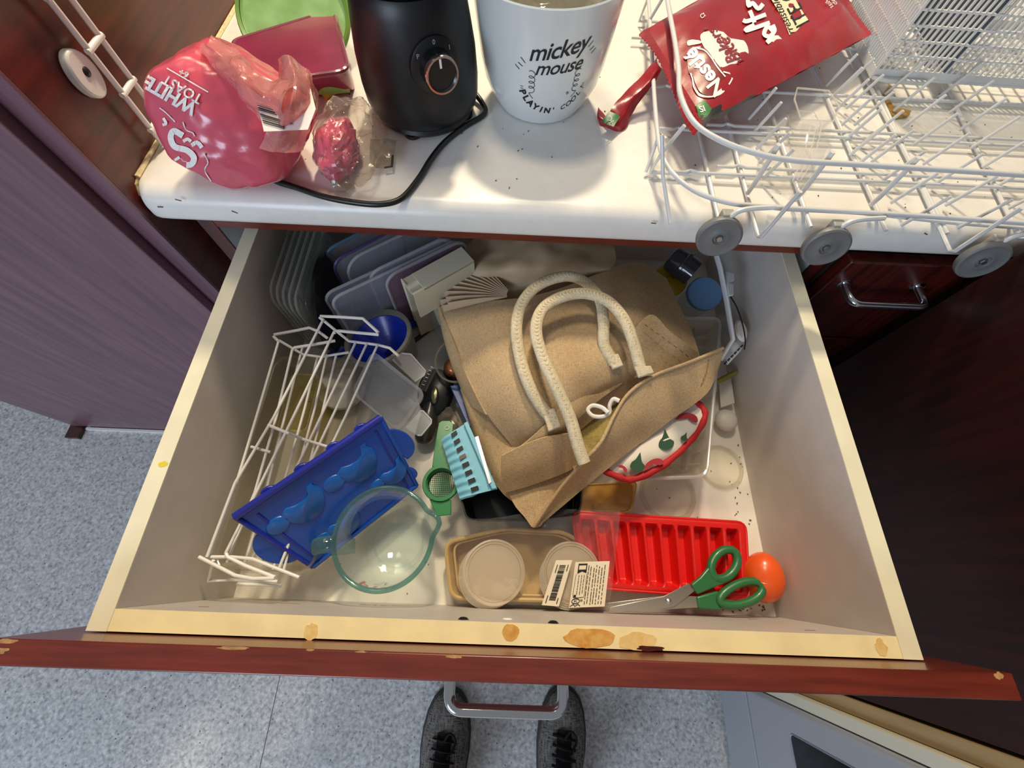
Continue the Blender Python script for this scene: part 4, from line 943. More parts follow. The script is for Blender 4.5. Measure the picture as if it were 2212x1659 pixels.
kc = A(940, 846, -.15); t.part('body', MB().lathe([(0, .012), (.022, .010), (.031, .004), (.033, -.004), (.028, -.012), (0, -.014)], kc, V(-.15, -.1, 1), 36, sx=.85, sy=1.15), M['black'])
t.part('metal_oval', MB().lathe([(0, .004), (.005, .003), (.007, 0), (0, -.001)], A(939, 853, -.136), V(-.15, -.1, 1), 24, sx=.8, sy=1.9), mat('aged_metal', '#8d8872', .35, .8))
t.part('handle', MB().tube(cr([A(932, 868, -.150), A(926, 900, -.152), A(920, 930, -.158), A(912, 958, -.164)], 5), [.008, .0085, .009, .0095, .010, .0105, .011, .0115, .012, .012, .012, .012, .012, .0115, .010, .007], 12, flat=1.2), mat('dark_olive_handle', '#33322c', .3, coat=.4)); t.done()
t = Thing('measuring_tube', 'clear graduated plastic tube lying under the clip-lock flap', 'measuring tube')
a, b = A(912, 842, -.118), A(938, 790, -.112); t.part('tube', MB().tube([a, b], .0062, 14), gls); d_ = (b - a) / 7
for k in range(1, 7): t.part('graduation', MB().obox(a + d_ * k + V(0, 0, .0062), (.004, .0007, .0003), frame(V(-d_.y, d_.x, 0), d_)), M['ink_white'])
t.done()
t = Thing('blue_stick', 'blue plastic stick half under the left fold of the jute bag', 'stick'); P = [A(u, v, -.140) for u, v in ((972, 836), (994, 832), (1035, 920), (1012, 925))]; t.part('blade', MB().prism(P, V(0, 0, .005)), mat('mid_blue_plastic', '#1a55a8', .35), bevel=.0012); t.part('ridge', MB().prism([p.lerp(sum(P, V(0, 0, 0)) / 4, .45) + V(0, 0, .005) for p in P], V(0, 0, .0008)), bpy.data.materials['mid_blue_plastic']); t.done()
one('clear_wrap', 'scrap of shiny clear wrap behind the green strainer', 'wrap', MB().patch([[(940, 880, -.165), (960, 876, -.150), (985, 890, -.160)], [(938, 905, -.160), (965, 900, -.146), (995, 915, -.158)], [(942, 930, -.168), (970, 925, -.155), (1000, 935, -.166)]], 6, 6, .0003, .006, 9, 120), film, smooth=25)
# green strainer
grn = mat('green_strainer_plastic', '#1f7a43', .35, coat=.2); t = Thing('tea_strainer', 'round green tea strainer lying between blue mould and grater', 'strainer')
sc = A(953, 1044, -.128); t.part('ring', MB().lathe([(.0185, .0), (.0230, .0), (.0245, .002), (.0235, .0045), (.0195, .0045), (.0180, -.010), (.0170, -.010)], sc, n=40), grn)
m = MB()
for k in range(-6, 7):
    o = k * .0026; L = math.sqrt(max(0, .0178 ** 2 - o * o)); z = sc.z - .0085
    m.tube([V(sc.x - L, sc.y + o, z), V(sc.x + L, sc.y + o, z)], .00035, 4); m.tube([V(sc.x + o, sc.y - L, z), V(sc.x + o, sc.y + L, z)], .00035, 4)
t.part('mesh', m, grn, kind='stuff', smooth=0)
t.part('handle', MB().prism([A(u, v, -.127) for u, v in ((934, 1010), (940, 960), (948, 915), (955, 910), (972, 910), (980, 916), (978, 940), (975, 1008))], V(0, 0, .003)), grn, bevel=.0008)
t.part('hanging_eye', MB().lathe([(.0022, 0), (.0034, 0), (.0034, .0008), (.0022, .0008), (.0022, 0)], A(966, 925, -.1238), n=20), mat('pale_eyelet', '#8fae8f', .4))
t.part('foot', MB().prism([A(u, v, -.130) for u, v in ((928, 1078), (975, 1080), (975, 1112), (944, 1116))], V(0, 0, .003)), grn, bevel=.0008); t.done()
# pale blue grater on a black box
t = Thing('black_tub', 'glossy black plastic tub under the pale blue grater', 'tub')
P = roundpoly([A(u, v, -.122) for u, v in ((985, 1040), (1120, 1010), (1262, 1030), (1255, 1105), (1170, 1122), (1006, 1122))], .008, 4); cen = sum(P, V(0, 0, 0)) / len(P)
t.part('box', MB().loft([[V(*p.lerp(cen, .12).xy, FZ) for p in P], P, [p.lerp(cen, .03) for p in P], [V(*p.lerp(cen, .14).xy, FZ + .003) for p in P]]), M['black'], bevel=.001); t.done()
t = Thing('grater', 'pale blue ridged plastic grater with eight black slots beside the jute bag', 'grater')
pb_ = mat('pale_blue_grater', '#7fc3dc', .4); hg = -.112
def GB(s_, q_): 
    a = A(952, 948, hg).lerp(A(1010, 912, hg + .004), s_); b = A(992, 1076, hg).lerp(A(1074, 1056, hg + .004), s_); return a.lerp(b, q_)
NQ = 72; G = [[GB(i / 6, j / NQ) + V(0, 0, (.0016 * math.sin(j / NQ * 8 * 2 * math.pi) if i < 3 else 0) - (.004 if i == 0 else 0)) for j in range(NQ + 1)] for i in range(7)]
g_ = t.part('plate', MB().grid(G[::-1], .003), pb_)
for k in range(8):
    q = (k + .42) / 8; s0 = .36; P = [GB(s0, q - .028), GB(s0 + .20, q - .034), GB(s0 + .20, q + .022), GB(s0, q + .030)]
    t.part('slot', MB().prism([p + V(0, 0, .0010) for p in P], V(0, 0, .0008)), mat('steel_slot', '#6f6a63', .3, .7) if k in (3,) else M['black'], parent=g_)
t.part('side_rail', MB().prism([GB(.86, .0) + V(0, 0, .001), GB(1, .0) + V(0, 0, .001), GB(1, 1) + V(0, 0, .001), GB(.86, 1) + V(0, 0, .001)], V(0, 0, .004)), pb_, parent=g_, bevel=.001)
t.part('blade', MB().prism([A(u, v, hg + .008) for u, v in ((1026, 945), (1033, 943), (1062, 1042), (1056, 1046))], V(0, 0, .002)), M['steel'], parent=g_); t.done()
# pieces at the right rear
t = Thing('yellow_lid', 'yellow round lid at the rear right of the drawer', 'lid'); t.part('disc', MB().lathe([(0, .003), (.024, .003), (.028, 0), (.028, -.006), (.026, -.006), (.024, 0), (0, 0)], A(1448, 605, -.13), V(-.1, -.35, .93), 36), mat('yellow_lid_plastic', '#b99a1f', .4)); t.part('knob', MB().lathe([(0, .006), (.006, .006), (.007, .003), (0, .0029)], A(1448, 605, -.13), V(-.1, -.35, .93), 24), bpy.data.materials['yellow_lid_plastic']); t.done()
t = Thing('metal_cup', 'dark smoky clear cup lying on its side at the rear right', 'cup'); a = A(1450, 555, -.095); ax = V(.75, -.62, -.1)
t.part('body', MB().lathe([(0, 0), (.019, 0), (.021, .003), (.022, .020), (.0245, .022), (.0245, .026), (.022, .027), (.0215, .045), (.0195, .045), (.020, .005), (0, .004)], a, ax, 36), clear('smoky_plastic', '#8c8a92', .55, '#54525a', .12)); t.part('base_disc', MB().lathe([(0, -.001), (.016, -.001), (.018, .0005), (0, .0005)], a, ax, 30), M['steel']); t.done()
t = Thing('blue_lid_jar', 'small clear jar with blue lid near the right drawer wall', 'jar'); j = A(1522, 634, -.112); jn = V(-.05, -.28, .96)
t.part('lid', MB().lathe([(0, .0052), (.019, .0048), (.0255, .0042), (.0275, .002), (.0275, -.006), (.025, -.006), (0, -.002)], j, jn, 40), mat('dusty_blue_lid', '#5c83ad', .4)); t.part('jar', MB().lathe([(.0245, -.006), (.0245, -.05), (.022, -.053), (0, -.053)], j, jn, 36), gls); t.done()
t = Thing('slicer_frame', 'white plastic slicer frame with toothed foot leaning at the right wall', 'slicer'); wp2 = mat('white_slicer_plastic', '#c6c9cc', .4)
P = [A(u, v, h) for u, v, h in ((1548, 552, -.045), (1556, 580, -.05), (1570, 650, -.065), (1583, 735, -.08), (1556, 778, -.095))]
t.part('bar', MB().tube(P, .0052, 8, flat=.6), wp2); t.part('bracket', MB().prism([A(u, v, -.058) for u, v in ((1562, 588), (1583, 595), (1584, 608), (1572, 614), (1583, 618), (1582, 640), (1572, 642))], V(0, 0, .004)), wp2, bevel=.0008)
t.part('foot', MB().prism([A(u, v, -.105) for u, v in ((1586, 705), (1606, 712), (1608, 738), (1596, 762), (1570, 790), (1558, 770), (1586, 740))], V(0, 0, .006)), wp2, bevel=.001)
for k in range(6): p = A(1602 - k * 7, 748 + k * 7.2, -.098); t.part('tooth', MB().obox(p, (.004, .002, .004), Matrix.Rotation(.8, 3, 'Z')), M['black'])
t.part('wire', MB().tube(cr([A(u, v, -.07) for u, v in ((1578, 640), (1592, 665), (1604, 700), (1610, 735), (1608, 755))], 5), .0010, 6), M['black'])
t.part('grip', MB().lathe([(0, .004), (.009, .003), (.011, 0), (0, -.003)], A(1600, 715, -.090), V(.3, -.1, 1), 24, sy=1.6), whp); t.done()
t = Thing('ribbed_tube', 'clear ribbed plastic piece beside the slicer frame', 'plastic piece'); t.part('wall', MB().tube([A(1545, 690, -.135), A(1575, 698, -.135)], .010, 16), gls)
for k in range(5): t.part('rib', MB().tube([A(1550 + k * 6, 683, -.124), A(1547 + k * 6, 770, -.130)], .0011, 6), gls)
t.done()
t = Thing('olive_spoon', 'olive green handle poking out right of the jute bag', 'utensil'); t.part('handle', MB().tube([A(1535, 832, -.150), A(1560, 819, -.150), A(1582, 808, -.150), A(1590, 805, -.150)], [.006, .007, .0072, .005], 12, flat=.6), mat('olive_plastic', '#8b8738', .4)); t.part('stem', MB().tube([A(1500, 850, -.155), A(1538, 831, -.150)], .004, 8), bpy.data.materials['olive_plastic']); t.done()
t = Thing('measuring_spoon', 'white plastic measuring scoop by the right drawer wall', 'scoop'); mc_ = A(1568, 908, FZ + .016)
t.part('bowl', MB().lathe([(.017 * math.sin(math.pi / 2 * k / 8), .012 - .012 * (1 - math.cos(math.pi / 2 * k / 8))) for k in range(9)] + [(.0162, -.0005), (0, -.0005)], mc_, V(0, -.1, 1), 36), mat('white_scoop', '#dcd8cc', .45)); t.part('handle', MB().prism([A(u, v, FZ + .012) for u, v in ((1550, 815), (1578, 818), (1586, 872), (1556, 882))], V(0, 0, .0025)), bpy.data.materials['white_scoop'], bevel=.0008); t.done()
ldm = clear('clear_round_lid', '#fbfaf4', .02, '#f0ecdc', .2, .22)
lrim = clear('clear_lid_rim', '#fbfaf6', .07, '#f2eee2', .2, .30)
def rlid(label, c, r, n, m_=ldm, group=None, z=0):
    t = Thing('round_lid', label, 'lid', group); R = axis_frame(n)
    t.part('plate', MB().lathe([(0, .0012), (r * .84, .0012)], c, n=48, R=R), m_)
    t.part('rim', MB().lathe([(r * .84, .0004), (r * .87, .0028), (r * .90, .0012), (r * .93, .0012), (r * .95, .0034), (r, .0032), (r * 1.01, -.001), (r * .99, -.001), (r * .93, .0002), (r * .86, .0002), (r * .84, .0004)], c, n=48, R=R), m_ if m_ is not ldm else lrim); return t.done()
rlid('clear round lid lying flat against the right drawer wall', A(1557, 1008, FZ + .0012), .0325, V(0, 0, 1)); rlid('clear round lid lying above the red ice tray', A(1442, 1066, FZ + .0012), .040, V(0, 0, 1))
ylm = clear('amber_lid_plastic', '#e6c26a', .55, '#d2a648', .35); t = Thing('amber_lid', 'amber yellow square lid above the red ice tray', 'lid')
P = roundpoly([A(u, v, -.155) for u, v in ((1240, 1048), (1376, 1040), (1364, 1108), (1235, 1112))], .009, 4); cen = sum(P, V(0, 0, 0)) / len(P)
t.part('plate', MB().prism([p.lerp(cen, .12) for p in P], V(0, 0, .002)), ylm); t.part('rim', MB().loft([P, [p + V(0, 0, .004) for p in P], [p.lerp(cen, .07) + V(0, 0, .004) for p in P], [p.lerp(cen, .13) for p in P]], cap=False), ylm); t.done()
# translucent compartment tray under bag and mitt
t = Thing('compartment_tray', 'translucent white tray with small compartments under the jute bag', 'tray'); ctm = clear('translucent_tray', '#f6f4ee', .16, '#ebe9e2', .3, .30); ht = -.112
P = roundpoly([A(u, v, ht) for u, v in ((1340, 690), (1556, 688), (1526, 1030), (1345, 1036))], .016, 5); cen = sum(P, V(0, 0, 0)) / len(P)
t.part('wall', MB().loft([[p.lerp(cen, .10) - V(0, 0, .040) for p in P], P, [p.lerp(cen, .025) for p in P], [p.lerp(cen, .12) - V(0, 0, .038) for p in P]]), ctm); t.part('rim', MB().tube([p + V(0, 0, .001) for p in P], .0024, 8, True), edge)
def TB(s_, q_): return A(1340, 690, ht - .012).lerp(A(1556, 688, ht - .012), s_).lerp(A(1345, 1036, ht - .012).lerp(A(1526, 1030, ht - .012), s_), q_)
for k in range(1, 14): t.part('divider', MB().prism([TB(.55, k / 14) + V(0, -.0006, -.022), TB(.93, k / 14) + V(0, -.0006, -.022), TB(.93, k / 14) + V(0, -.0006, 0), TB(.55, k / 14) + V(0, -.0006, 0)], V(0, .0012, 0)), ctm)
for s_ in (.55, .75): t.part('divider', MB().prism([TB(s_, .05) - V(0, 0, .022), TB(s_, .95) - V(0, 0, .022), TB(s_, .95), TB(s_, .05)], V(.0012, 0, 0)), ctm)
t.done()
# ------------------------------------------------------------------ brown paper
def weave(name, c1, c2, sc=900, bump=.5, hair='#6d5530'):
    m, t, p, o = nodes(name); L = t.links; p.inputs['Roughness'].default_value = .85; p.inputs['Specular IOR Level'].default_value = .15
    tc = t.nodes.new('ShaderNodeTexCoord'); outs = []
    for st in ((1, .10, .4), (.10, 1, .4)):
        mp = t.nodes.new('ShaderNodeMapping'); mp.inputs['Scale'].default_value = st; mp.inputs['Rotation'].default_value = (0, 0, .35)
        n = t.nodes.new('ShaderNodeTexNoise'); n.inputs['Scale'].default_value = sc; n.inputs['Detail'].default_value = 2
        L.new(tc.outputs['Object'], mp.inputs[0]); L.new(mp.outputs[0], n.inputs[0]); outs.append(n.outputs[0])
    mx = t.nodes.new('ShaderNodeMath'); mx.operation = 'MAXIMUM'; L.new(outs[0], mx.inputs[0]); L.new(outs[1], mx.inputs[1])
    r = t.nodes.new('ShaderNodeValToRGB'); e = r.color_ramp.elements; e[0].position = .42; e[0].color = lin(c2); e[1].position = .66; e[1].color = lin(c1); e.new(.34).color = lin(hair)
    L.new(mx.outputs[0], r.inputs[0])
    n3 = t.nodes.new('ShaderNodeTexNoise'); n3.inputs['Scale'].default_value = 14; L.new(tc.outputs['Object'], n3.inputs[0])
    hs = t.nodes.new('ShaderNodeHueSaturation'); L.new(r.outputs[0], hs.inputs['Color'])
    ml = t.nodes.new('ShaderNodeMath'); ml.operation = 'MULTIPLY_ADD'; ml.inputs[1].default_value = .5; ml.inputs[2].default_value = .75; L.new(n3.outputs[0], ml.inputs[0]); L.new(ml.outputs[0], hs.inputs['Value'])
    L.new(hs.outputs[0], p.inputs['Base Color'])
    b = t.nodes.new('ShaderNodeBump'); b.inputs['Strength'].default_value = bump; b.inputs['Distance'].default_value = .0006; L.new(mx.outputs[0], b.inputs['Height']); L.new(b.outputs[0], p.inputs['Normal'])
    return m
paper = mat('brown_baking_paper', '#b39a7c', .6, var=.12, scale=30, bump=.35, bscale=50)
t = Thing('brown_paper', 'crumpled pleated brown paper liner at the back behind the jute bag', 'paper')
t.part('sheet', MB().patch([[(1050, 480, -.055), (1130, 470, -.05), (1230, 480, -.05), (1310, 500, -.06)], [(1000, 545, -.058), (1100, 525, -.045), (1210, 520, -.042), (1330, 560, -.06)], [(960, 600, -.07), (1050, 585, -.052), (1160, 575, -.045), (1310, 588, -.062)], [(966, 640, -.092), (1050, 632, -.082), (1150, 622, -.076), (1290, 606, -.086)], [(985, 690, -.108), (1065, 672, -.100), (1160, 655, -.096), (1300, 640, -.102)]], 9, 9, .0006, .006, 3, 38), paper, smooth=35)
hub = A(1110, 640, -.060)
for lay in range(2):
    G = []
    for k in range(23):
        f_ = k / 22; u = 1010 - 62 * math.sin(.25 + f_ * 1.9) + 12 * lay; v = 530 + f_ * 140 - 6 * lay; p = A(u, v, -.070 + .005 * lay); zz = .0042 * (1 if k % 2 else -1)
        G.append([p + V(0, 0, zz), p.lerp(hub, .25) + V(0, 0, zz * .95 + .002), p.lerp(hub, .55) + V(0, 0, zz * .6 + .003), p.lerp(hub, .9) + V(0, 0, .001)])
    t.part('pleated_edge', MB().grid(G, .0005), paper, smooth=20)
t.done()
# ------------------------------------------------------------------ jute bag
jute = weave('jute_cloth', '#c8ae8a', '#ad926c', 1500, .6, '#92794f')
jute_in = weave('jute_lining', '#a8975f', '#8a7a45', 1300, .5, '#6c6038')
cotton = weave('cotton_webbing', '#dccfb2', '#c4b594', 700, .7, '#a89878')
t = Thing('jute_bag', 'natural jute bag with cream webbing handles lying open on top of the drawer', 'bag')
bd = t.part('back_panel', MB().patch([
    [(952, 662, -.083), (1060, 650, -.064), (1180, 632, -.058), (1290, 592, -.055), (1375, 566, -.072), (1440, 600, -.098)],
    [(980, 735, -.082), (1090, 722, -.052), (1200, 702, -.046), (1320, 668, -.048), (1412, 650, -.066), (1480, 685, -.102)],
    [(1012, 815, -.082), (1100, 803, -.050), (1210, 792, -.045), (1320, 752, -.046), (1420, 730, -.062), (1508, 758, -.096)],
    [(1052, 895, -.086), (1120, 882, -.060), (1195, 868, -.055), (1280, 828, -.058), (1390, 790, -.068), (1505, 800, -.096)],
    [(1104, 962, -.098), (1155, 945, -.080), (1200, 920, -.072), (1268, 872, -.076), (1350, 835, -.082), (1440, 815, -.092)], [(1120, 1000, -.118), (1180, 978, -.108), (1230, 950, -.100), (1290, 900, -.100), (1370, 850, -.098), (1450, 820, -.104)]], 9, 8, .0022, .0016, 2, 22), jute, smooth=50)
t.part('side_gusset', MB().patch([[(952, 662, -.083), (948, 668, -.100), (962, 676, -.112)], [(980, 735, -.082), (962, 735, -.102), (976, 745, -.114)], [(1012, 815, -.082), (985, 805, -.104), (994, 812, -.118)], [(1052, 895, -.086), (1015, 870, -.108), (1004, 835, -.116)]], 8, 5, .002, .001, 4, 22), jute, parent=bd, smooth=50)
t.part('side_gusset', MB().patch([[(1018, 830, -.098), (998, 838, -.108), (1006, 858, -.122)], [(1062, 902, -.096), (1028, 915, -.112), (1026, 942, -.126)], [(1106, 952, -.100), (1066, 985, -.112), (1052, 1012, -.128)], [(1118, 968, -.100), (1094, 1030, -.112), (1086, 1062, -.126)], [(1150, 1000, -.112), (1130, 1045, -.118), (1110, 1085, -.128)]], 8, 5, .002, .001, 5, 22), jute, parent=bd, smooth=50)
t.part('side_gusset', MB().patch([[(998, 815, -.110), (1040, 855, -.104), (1085, 875, -.104)], [(1035, 945, -.124), (1080, 945, -.112), (1125, 940, -.110)], [(1085, 1045, -.128), (1125, 1020, -.120), (1165, 1000, -.116)]], 6, 6, .001), jute, parent=bd, smooth=50)
t.part('inner_lining', MB().patch([[(1200, 950, -.085), (1240, 900, -.088), (1300, 840, -.092), (1360, 800, -.090)], [(1225, 985, -.098), (1270, 930, -.108), (1320, 870, -.108), (1390, 815, -.098)], [(1240, 1015, -.096), (1290, 965, -.108), (1340, 905, -.102), (1420, 820, -.094)]], 8, 8, .001, .001, 6, 22), jute_in, parent=bd, smooth=50)
hem = t.part('back_hem', MB().patch([[(1086, 984, -.074), (1128, 962, -.066), (1190, 905, -.060), (1250, 832, -.058), (1310, 778, -.058)], [(1095, 996, -.080), (1145, 972, -.074), (1210, 922, -.068), (1268, 856, -.066), (1330, 800, -.066)], [(1120, 1000, -.090), (1172, 968, -.084), (1232, 920, -.078), (1290, 868, -.076), (1345, 828, -.076)]], 9, 6, .002, .0008, 7, 25), jute, parent=bd, smooth=50)
t.part('left_hem', MB().patch([[(1084, 985, -.070), (1130, 962, -.064), (1180, 944, -.062), (1232, 936, -.070)], [(1082, 1022, -.086), (1135, 1012, -.082), (1190, 990, -.080), (1238, 972, -.084)], [(1090, 1064, -.108), (1140, 1052, -.104), (1195, 1032, -.100), (1250, 1008, -.100)]], 9, 6, .0026, .0016, 8, 22), jute, parent=bd, smooth=50)
t.part('corner_flap', MB().patch([[(1340, 752, -.062), (1402, 680, -.040), (1450, 718, -.052), (1508, 762, -.075)], [(1330, 800, -.074), (1385, 755, -.056), (1440, 765, -.062), (1500, 790, -.080)], [(1322, 838, -.085), (1375, 815, -.075), (1430, 812, -.075), (1470, 812, -.084)]], 8, 6, .002, .001, 9, 25), jute, parent=bd, smooth=50)
front = [[(1152, 1138, -.113), (1205, 1062, -.090), (1252, 1006, -.064), (1298, 955, -.050), (1328, 895, -.044), (1360, 848, -.042), (1412, 812, -.044), (1490, 782, -.052), (1562, 752, -.062)],
         [(1156, 1140, -.116), (1222, 1068, -.104), (1275, 1015, -.085), (1325, 965, -.070), (1365, 918, -.062), (1405, 878, -.060), (1455, 842, -.062), (1512, 812, -.068), (1560, 772, -.070)],
         [(1162, 1140, -.118), (1236, 1076, -.108), (1292, 1030, -.093), (1348, 985, -.087), (1395, 950, -.090), (1440, 915, -.083), (1490, 880, -.082), (1530, 845, -.084), (1552, 800, -.082)]]
fp_ = t.part('front_panel', MB().patch(front, 9, 6, .0026, .0018, 10, 22), jute, parent=bd, smooth=50)
t.part('front_corner', MB().patch([[(1092, 1052, -.116), (1160, 1034, -.110), (1225, 1008, -.106), (1268, 992, -.098)], [(1112, 1092, -.117), (1160, 1080, -.114), (1205, 1066, -.116), (1236, 1042, -.106)], [(1132, 1116, -.118), (1160, 1110, -.116), (1185, 1098, -.114), (1208, 1074, -.108)], [(1148, 1138, -.118), (1156, 1140, -.117), (1164, 1136, -.116), (1170, 1126, -.114)]], 8, 7, .0022, .001, 11, 22), jute, parent=bd, smooth=50)
# rolled rims, seams and stitches
rimP = [A(u, v, h + .001) for u, v, h in front[0]]
t.part('front_rim', MB().tube(cr(rimP, 6), .0021, 8), jute, parent=bd)
stc = mat('brown_stitching', '#7b5f38', .8)
m = MB()
for Q in (((1531, 770, -.061), (1526, 800, -.066), (1512, 838, -.076)), ((1392, 702, -.036), (1442, 738, -.044), (1492, 776, -.066)), ((1120, 1088, -.122), (1150, 1108, -.124), (1185, 1090, -.114))):
    P = cr([A(*q) for q in Q], 8)
    for a, b in zip(P[::2], P[1::2]): m.tube([a + V(0, 0, .0012), b + V(0, 0, .0012)], .0006, 5)
t.part('stitching', m, stc, parent=bd, kind='stuff')
def strap(name, P, r=.0078):
    q = cr([A(*p) for p in P], 7); i = t.part(name, MB().tube(q, r, 12, flat=.72, up=(0, 0, 1)), cotton, smooth=60, label='cream webbing handle')
    m = MB()
    for k in range(2, len(q) - 2, 1):
        a, b = q[k], q[k + 1]; d_ = (b - a).normalized(); n_ = V(-d_.y, d_.x, 0)
        for s_ in (-1, 1): m.tube([a + V(0, 0, r * .74), a + n_ * s_ * r * .62 + d_ * .004 + V(0, 0, r * .52)], .0005, 4)
    t.part('herringbone', m, mat('webbing_dark_thread', '#b5a684', .8), parent=i, kind='stuff', smooth=0)  # darker herringbone thread of the webbing
strap('handle', [(1192, 906, -.058), (1165, 872, -.050), (1140, 825, -.040), (1122, 765, -.032), (1116, 700, -.026), (1132, 648, -.022), (1170, 612, -.020), (1225, 597, -.020), (1268, 612, -.022), (1296, 648, -.026), (1304, 700, -.032), (1305, 745, -.042), (1326, 785, -.052)])
strap('handle', [(1262, 1000, -.052), (1248, 960, -.044), (1232, 905, -.034), (1205, 842, -.024), (1174, 775, -.016), (1158, 715, -.012), (1172, 668, -.010), (1212, 642, -.008), (1262, 634, -.008), (1312, 650, -.010), (1348, 690, -.016), (1368, 740, -.024), (1384, 798, -.036)])
for Q in (((1172, 892, -.054), (1198, 882, -.052), (1212, 922, -.056), (1184, 934, -.060)), ((1310, 772, -.048), (1334, 766, -.048), (1346, 792, -.052), (1322, 800, -.054)), ((1370, 795, -.032), (1404, 792, -.034), (1412, 808, -.038), (1378, 818, -.036))):
    t.part('handle_tab', MB().prism([A(*q) for q in Q], V(0, 0, .0040)), cotton, bevel=.0012, label='stitched cream handle end')
t.part('cord_loop', MB().tube(cr([A(u, v, h) for u, v, h in ((1338, 866, -.040), (1325, 862, -.042), (1317, 876, -.048), (1316, 892, -.052), (1300, 900, -.052), (1280, 898, -.052), (1270, 886, -.052), (1280, 876, -.050), (1300, 880, -.048), (1314, 892, -.046))], 6), .0026, 8), mat('white_cord', '#e8e4da', .8), label='white cord loop')
t.done()
# ------------------------------------------------------------------ oven mitt with chilli print
t = Thing('pot_holder', 'white chilli print pot holder with red trim under the jute bag', 'pot holder')
hm = -.098
mp_ = t.part('pad', MB().patch([[(1300, 1010, hm - .006), (1350, 965, hm), (1430, 905, hm + .002), (1495, 866, hm)], [(1312, 1020, hm - .004), (1375, 985, hm + .004), (1450, 930, hm + .006), (1512, 880, hm)], [(1330, 1028, hm - .006), (1400, 1000, hm + .002), (1470, 955, hm + .004), (1520, 905, hm)], [(1365, 1034, hm - .010), (1425, 1008, hm - .004), (1485, 965, hm - .002), (1515, 925, hm - .004)]], 8, 8, .006, .0025, 12, 60), mat('white_printed_cotton', '#e0d9cd', .85, var=.05, scale=40, bump=.2), smooth=60)
trim_ = cr([A(u, v, hm - .001) for u, v in ((1290, 1006), (1312, 1020), (1345, 1033), (1372, 1034), (1425, 1010), (1468, 975), (1502, 938), (1522, 902), (1516, 880), (1496, 864))], 6)
t.part('trim', MB().tube(trim_, [.0046 + .0005 * math.sin(k * 1.3) for k in range(len(trim_))], 10), mat('red_binding', '#b3171d', .7, bump=.3, bscale=200), label='red binding')
MS = lambda u, v: A(u, v, hm + .0068)
def blobprint(c, pts, m_, lab): t.part('print', MB().patch([[(c[0] + a * w_, c[1] + b_ * w_, hm + .0072) for a, b_ in pts] for w_ in (.05, .55, 1)], 3, 4), m_, parent=mp_, label=lab)
grp, rdp = mat('green_cloth_print', '#254b34', .8), mat('red_cloth_print', '#a12a32', .8)
leaf = [(0, -26), (10, -6), (20, 2), (16, 14), (2, 20), (-12, 14), (-12, 2), (-5, -8), (0, -26)]
for c, s_, r_ in (((1436, 952), 1.0, 0), ((1376, 1000), .95, .3), ((1375, 945), .8, .9), ((1478, 944), .45, .5)):
    P = [((a * math.cos(r_) - b_ * math.sin(r_)) * s_, (a * math.sin(r_) + b_ * math.cos(r_)) * s_) for a, b_ in leaf]; blobprint(c, P, grp, 'dark green leaf print')
chil = [(-28, 6), (-16, -8), (4, -12), (20, -6), (24, 6), (14, 8), (0, 0), (-14, 4), (-28, 6)]
for c, s_, r_ in (((1485, 903), .95, .1), ((1412, 1003), .9, -.4), ((1345, 1012), .5, .6), ((1436, 903), .4, .2)):
    P = [((a * math.cos(r_) - b_ * math.sin(r_)) * s_, (a * math.sin(r_) + b_ * math.cos(r_)) * s_) for a, b_ in chil]; blobprint(c, P, rdp, 'red chilli print')
t.done()
# ------------------------------------------------------------------ red stick ice tray
red = mat('red_silicone', '#d8130f', .38, coat=.15, sss=.1)
t = Thing('red_ice_tray', 'bright red ice stick tray with long slots beside the scissors', 'ice tray'); hr = -.146
K = [A(u, v, hr) for u, v in ((1236, 1104), (1612, 1128), (1622, 1296), (1258, 1268))]
def RT(s_, q_): return K[0].lerp(K[1], s_).lerp(K[3].lerp(K[2], s_), q_)
def slot(s_, q_):
    n = 10; f_ = s_ * n - .5 * 0; x = (s_ - .035) / .93 * n
    if not (0 < x < n): return 0
    fx = abs((x % 1) - .5) / .5; e = max(0, min(1, (.80 - fx) / .30)); g = max(0, min(1, min(q_ - .10, .92 - q_) / .05))
    e = e * e * (3 - 2 * e); g = g * g * (3 - 2 * g); return -.017 * e * g
NS, NT = 150, 50
def rtp(i, j):
    s_, q_ = i / NS, j / NT; cx, cy = abs(s_ - .5) * 2, abs(q_ - .5) * 2; k = max(0, cx - .9) / .1; l = max(0, cy - .78) / .22
    p = RT(.5 + (s_ - .5) * (1 - .03 * l * l), .5 + (q_ - .5) * (1 - .06 * k * k)); rim = -.0025 * max(0, (max(cx - .975, (cy - .95) / 2)) / .025)
    return p + V(0, 0, slot(s_, q_) + rim)
t.part('moulded_top', MB().grid([[rtp(i, j) for j in range(NT + 1)] for i in range(NS + 1)][::-1], .0012), red, smooth=60)
P = roundpoly([k_ - V(0, 0, .002) for k_ in K], .012, 4); cen = sum(P, V(0, 0, 0)) / len(P)
t.part('skirt', MB().loft([[p.lerp(cen, .045) - V(0, 0, .028) for p in P], [p.lerp(cen, .004) for p in P]], cap=False), red)
t.part('rim', MB().tube(P, .0018, 8, True), red)
t.part('underside', MB().prism([p.lerp(cen, .05) - V(0, 0, .0288) for p in P], V(0, 0, .001)), red); t.done()
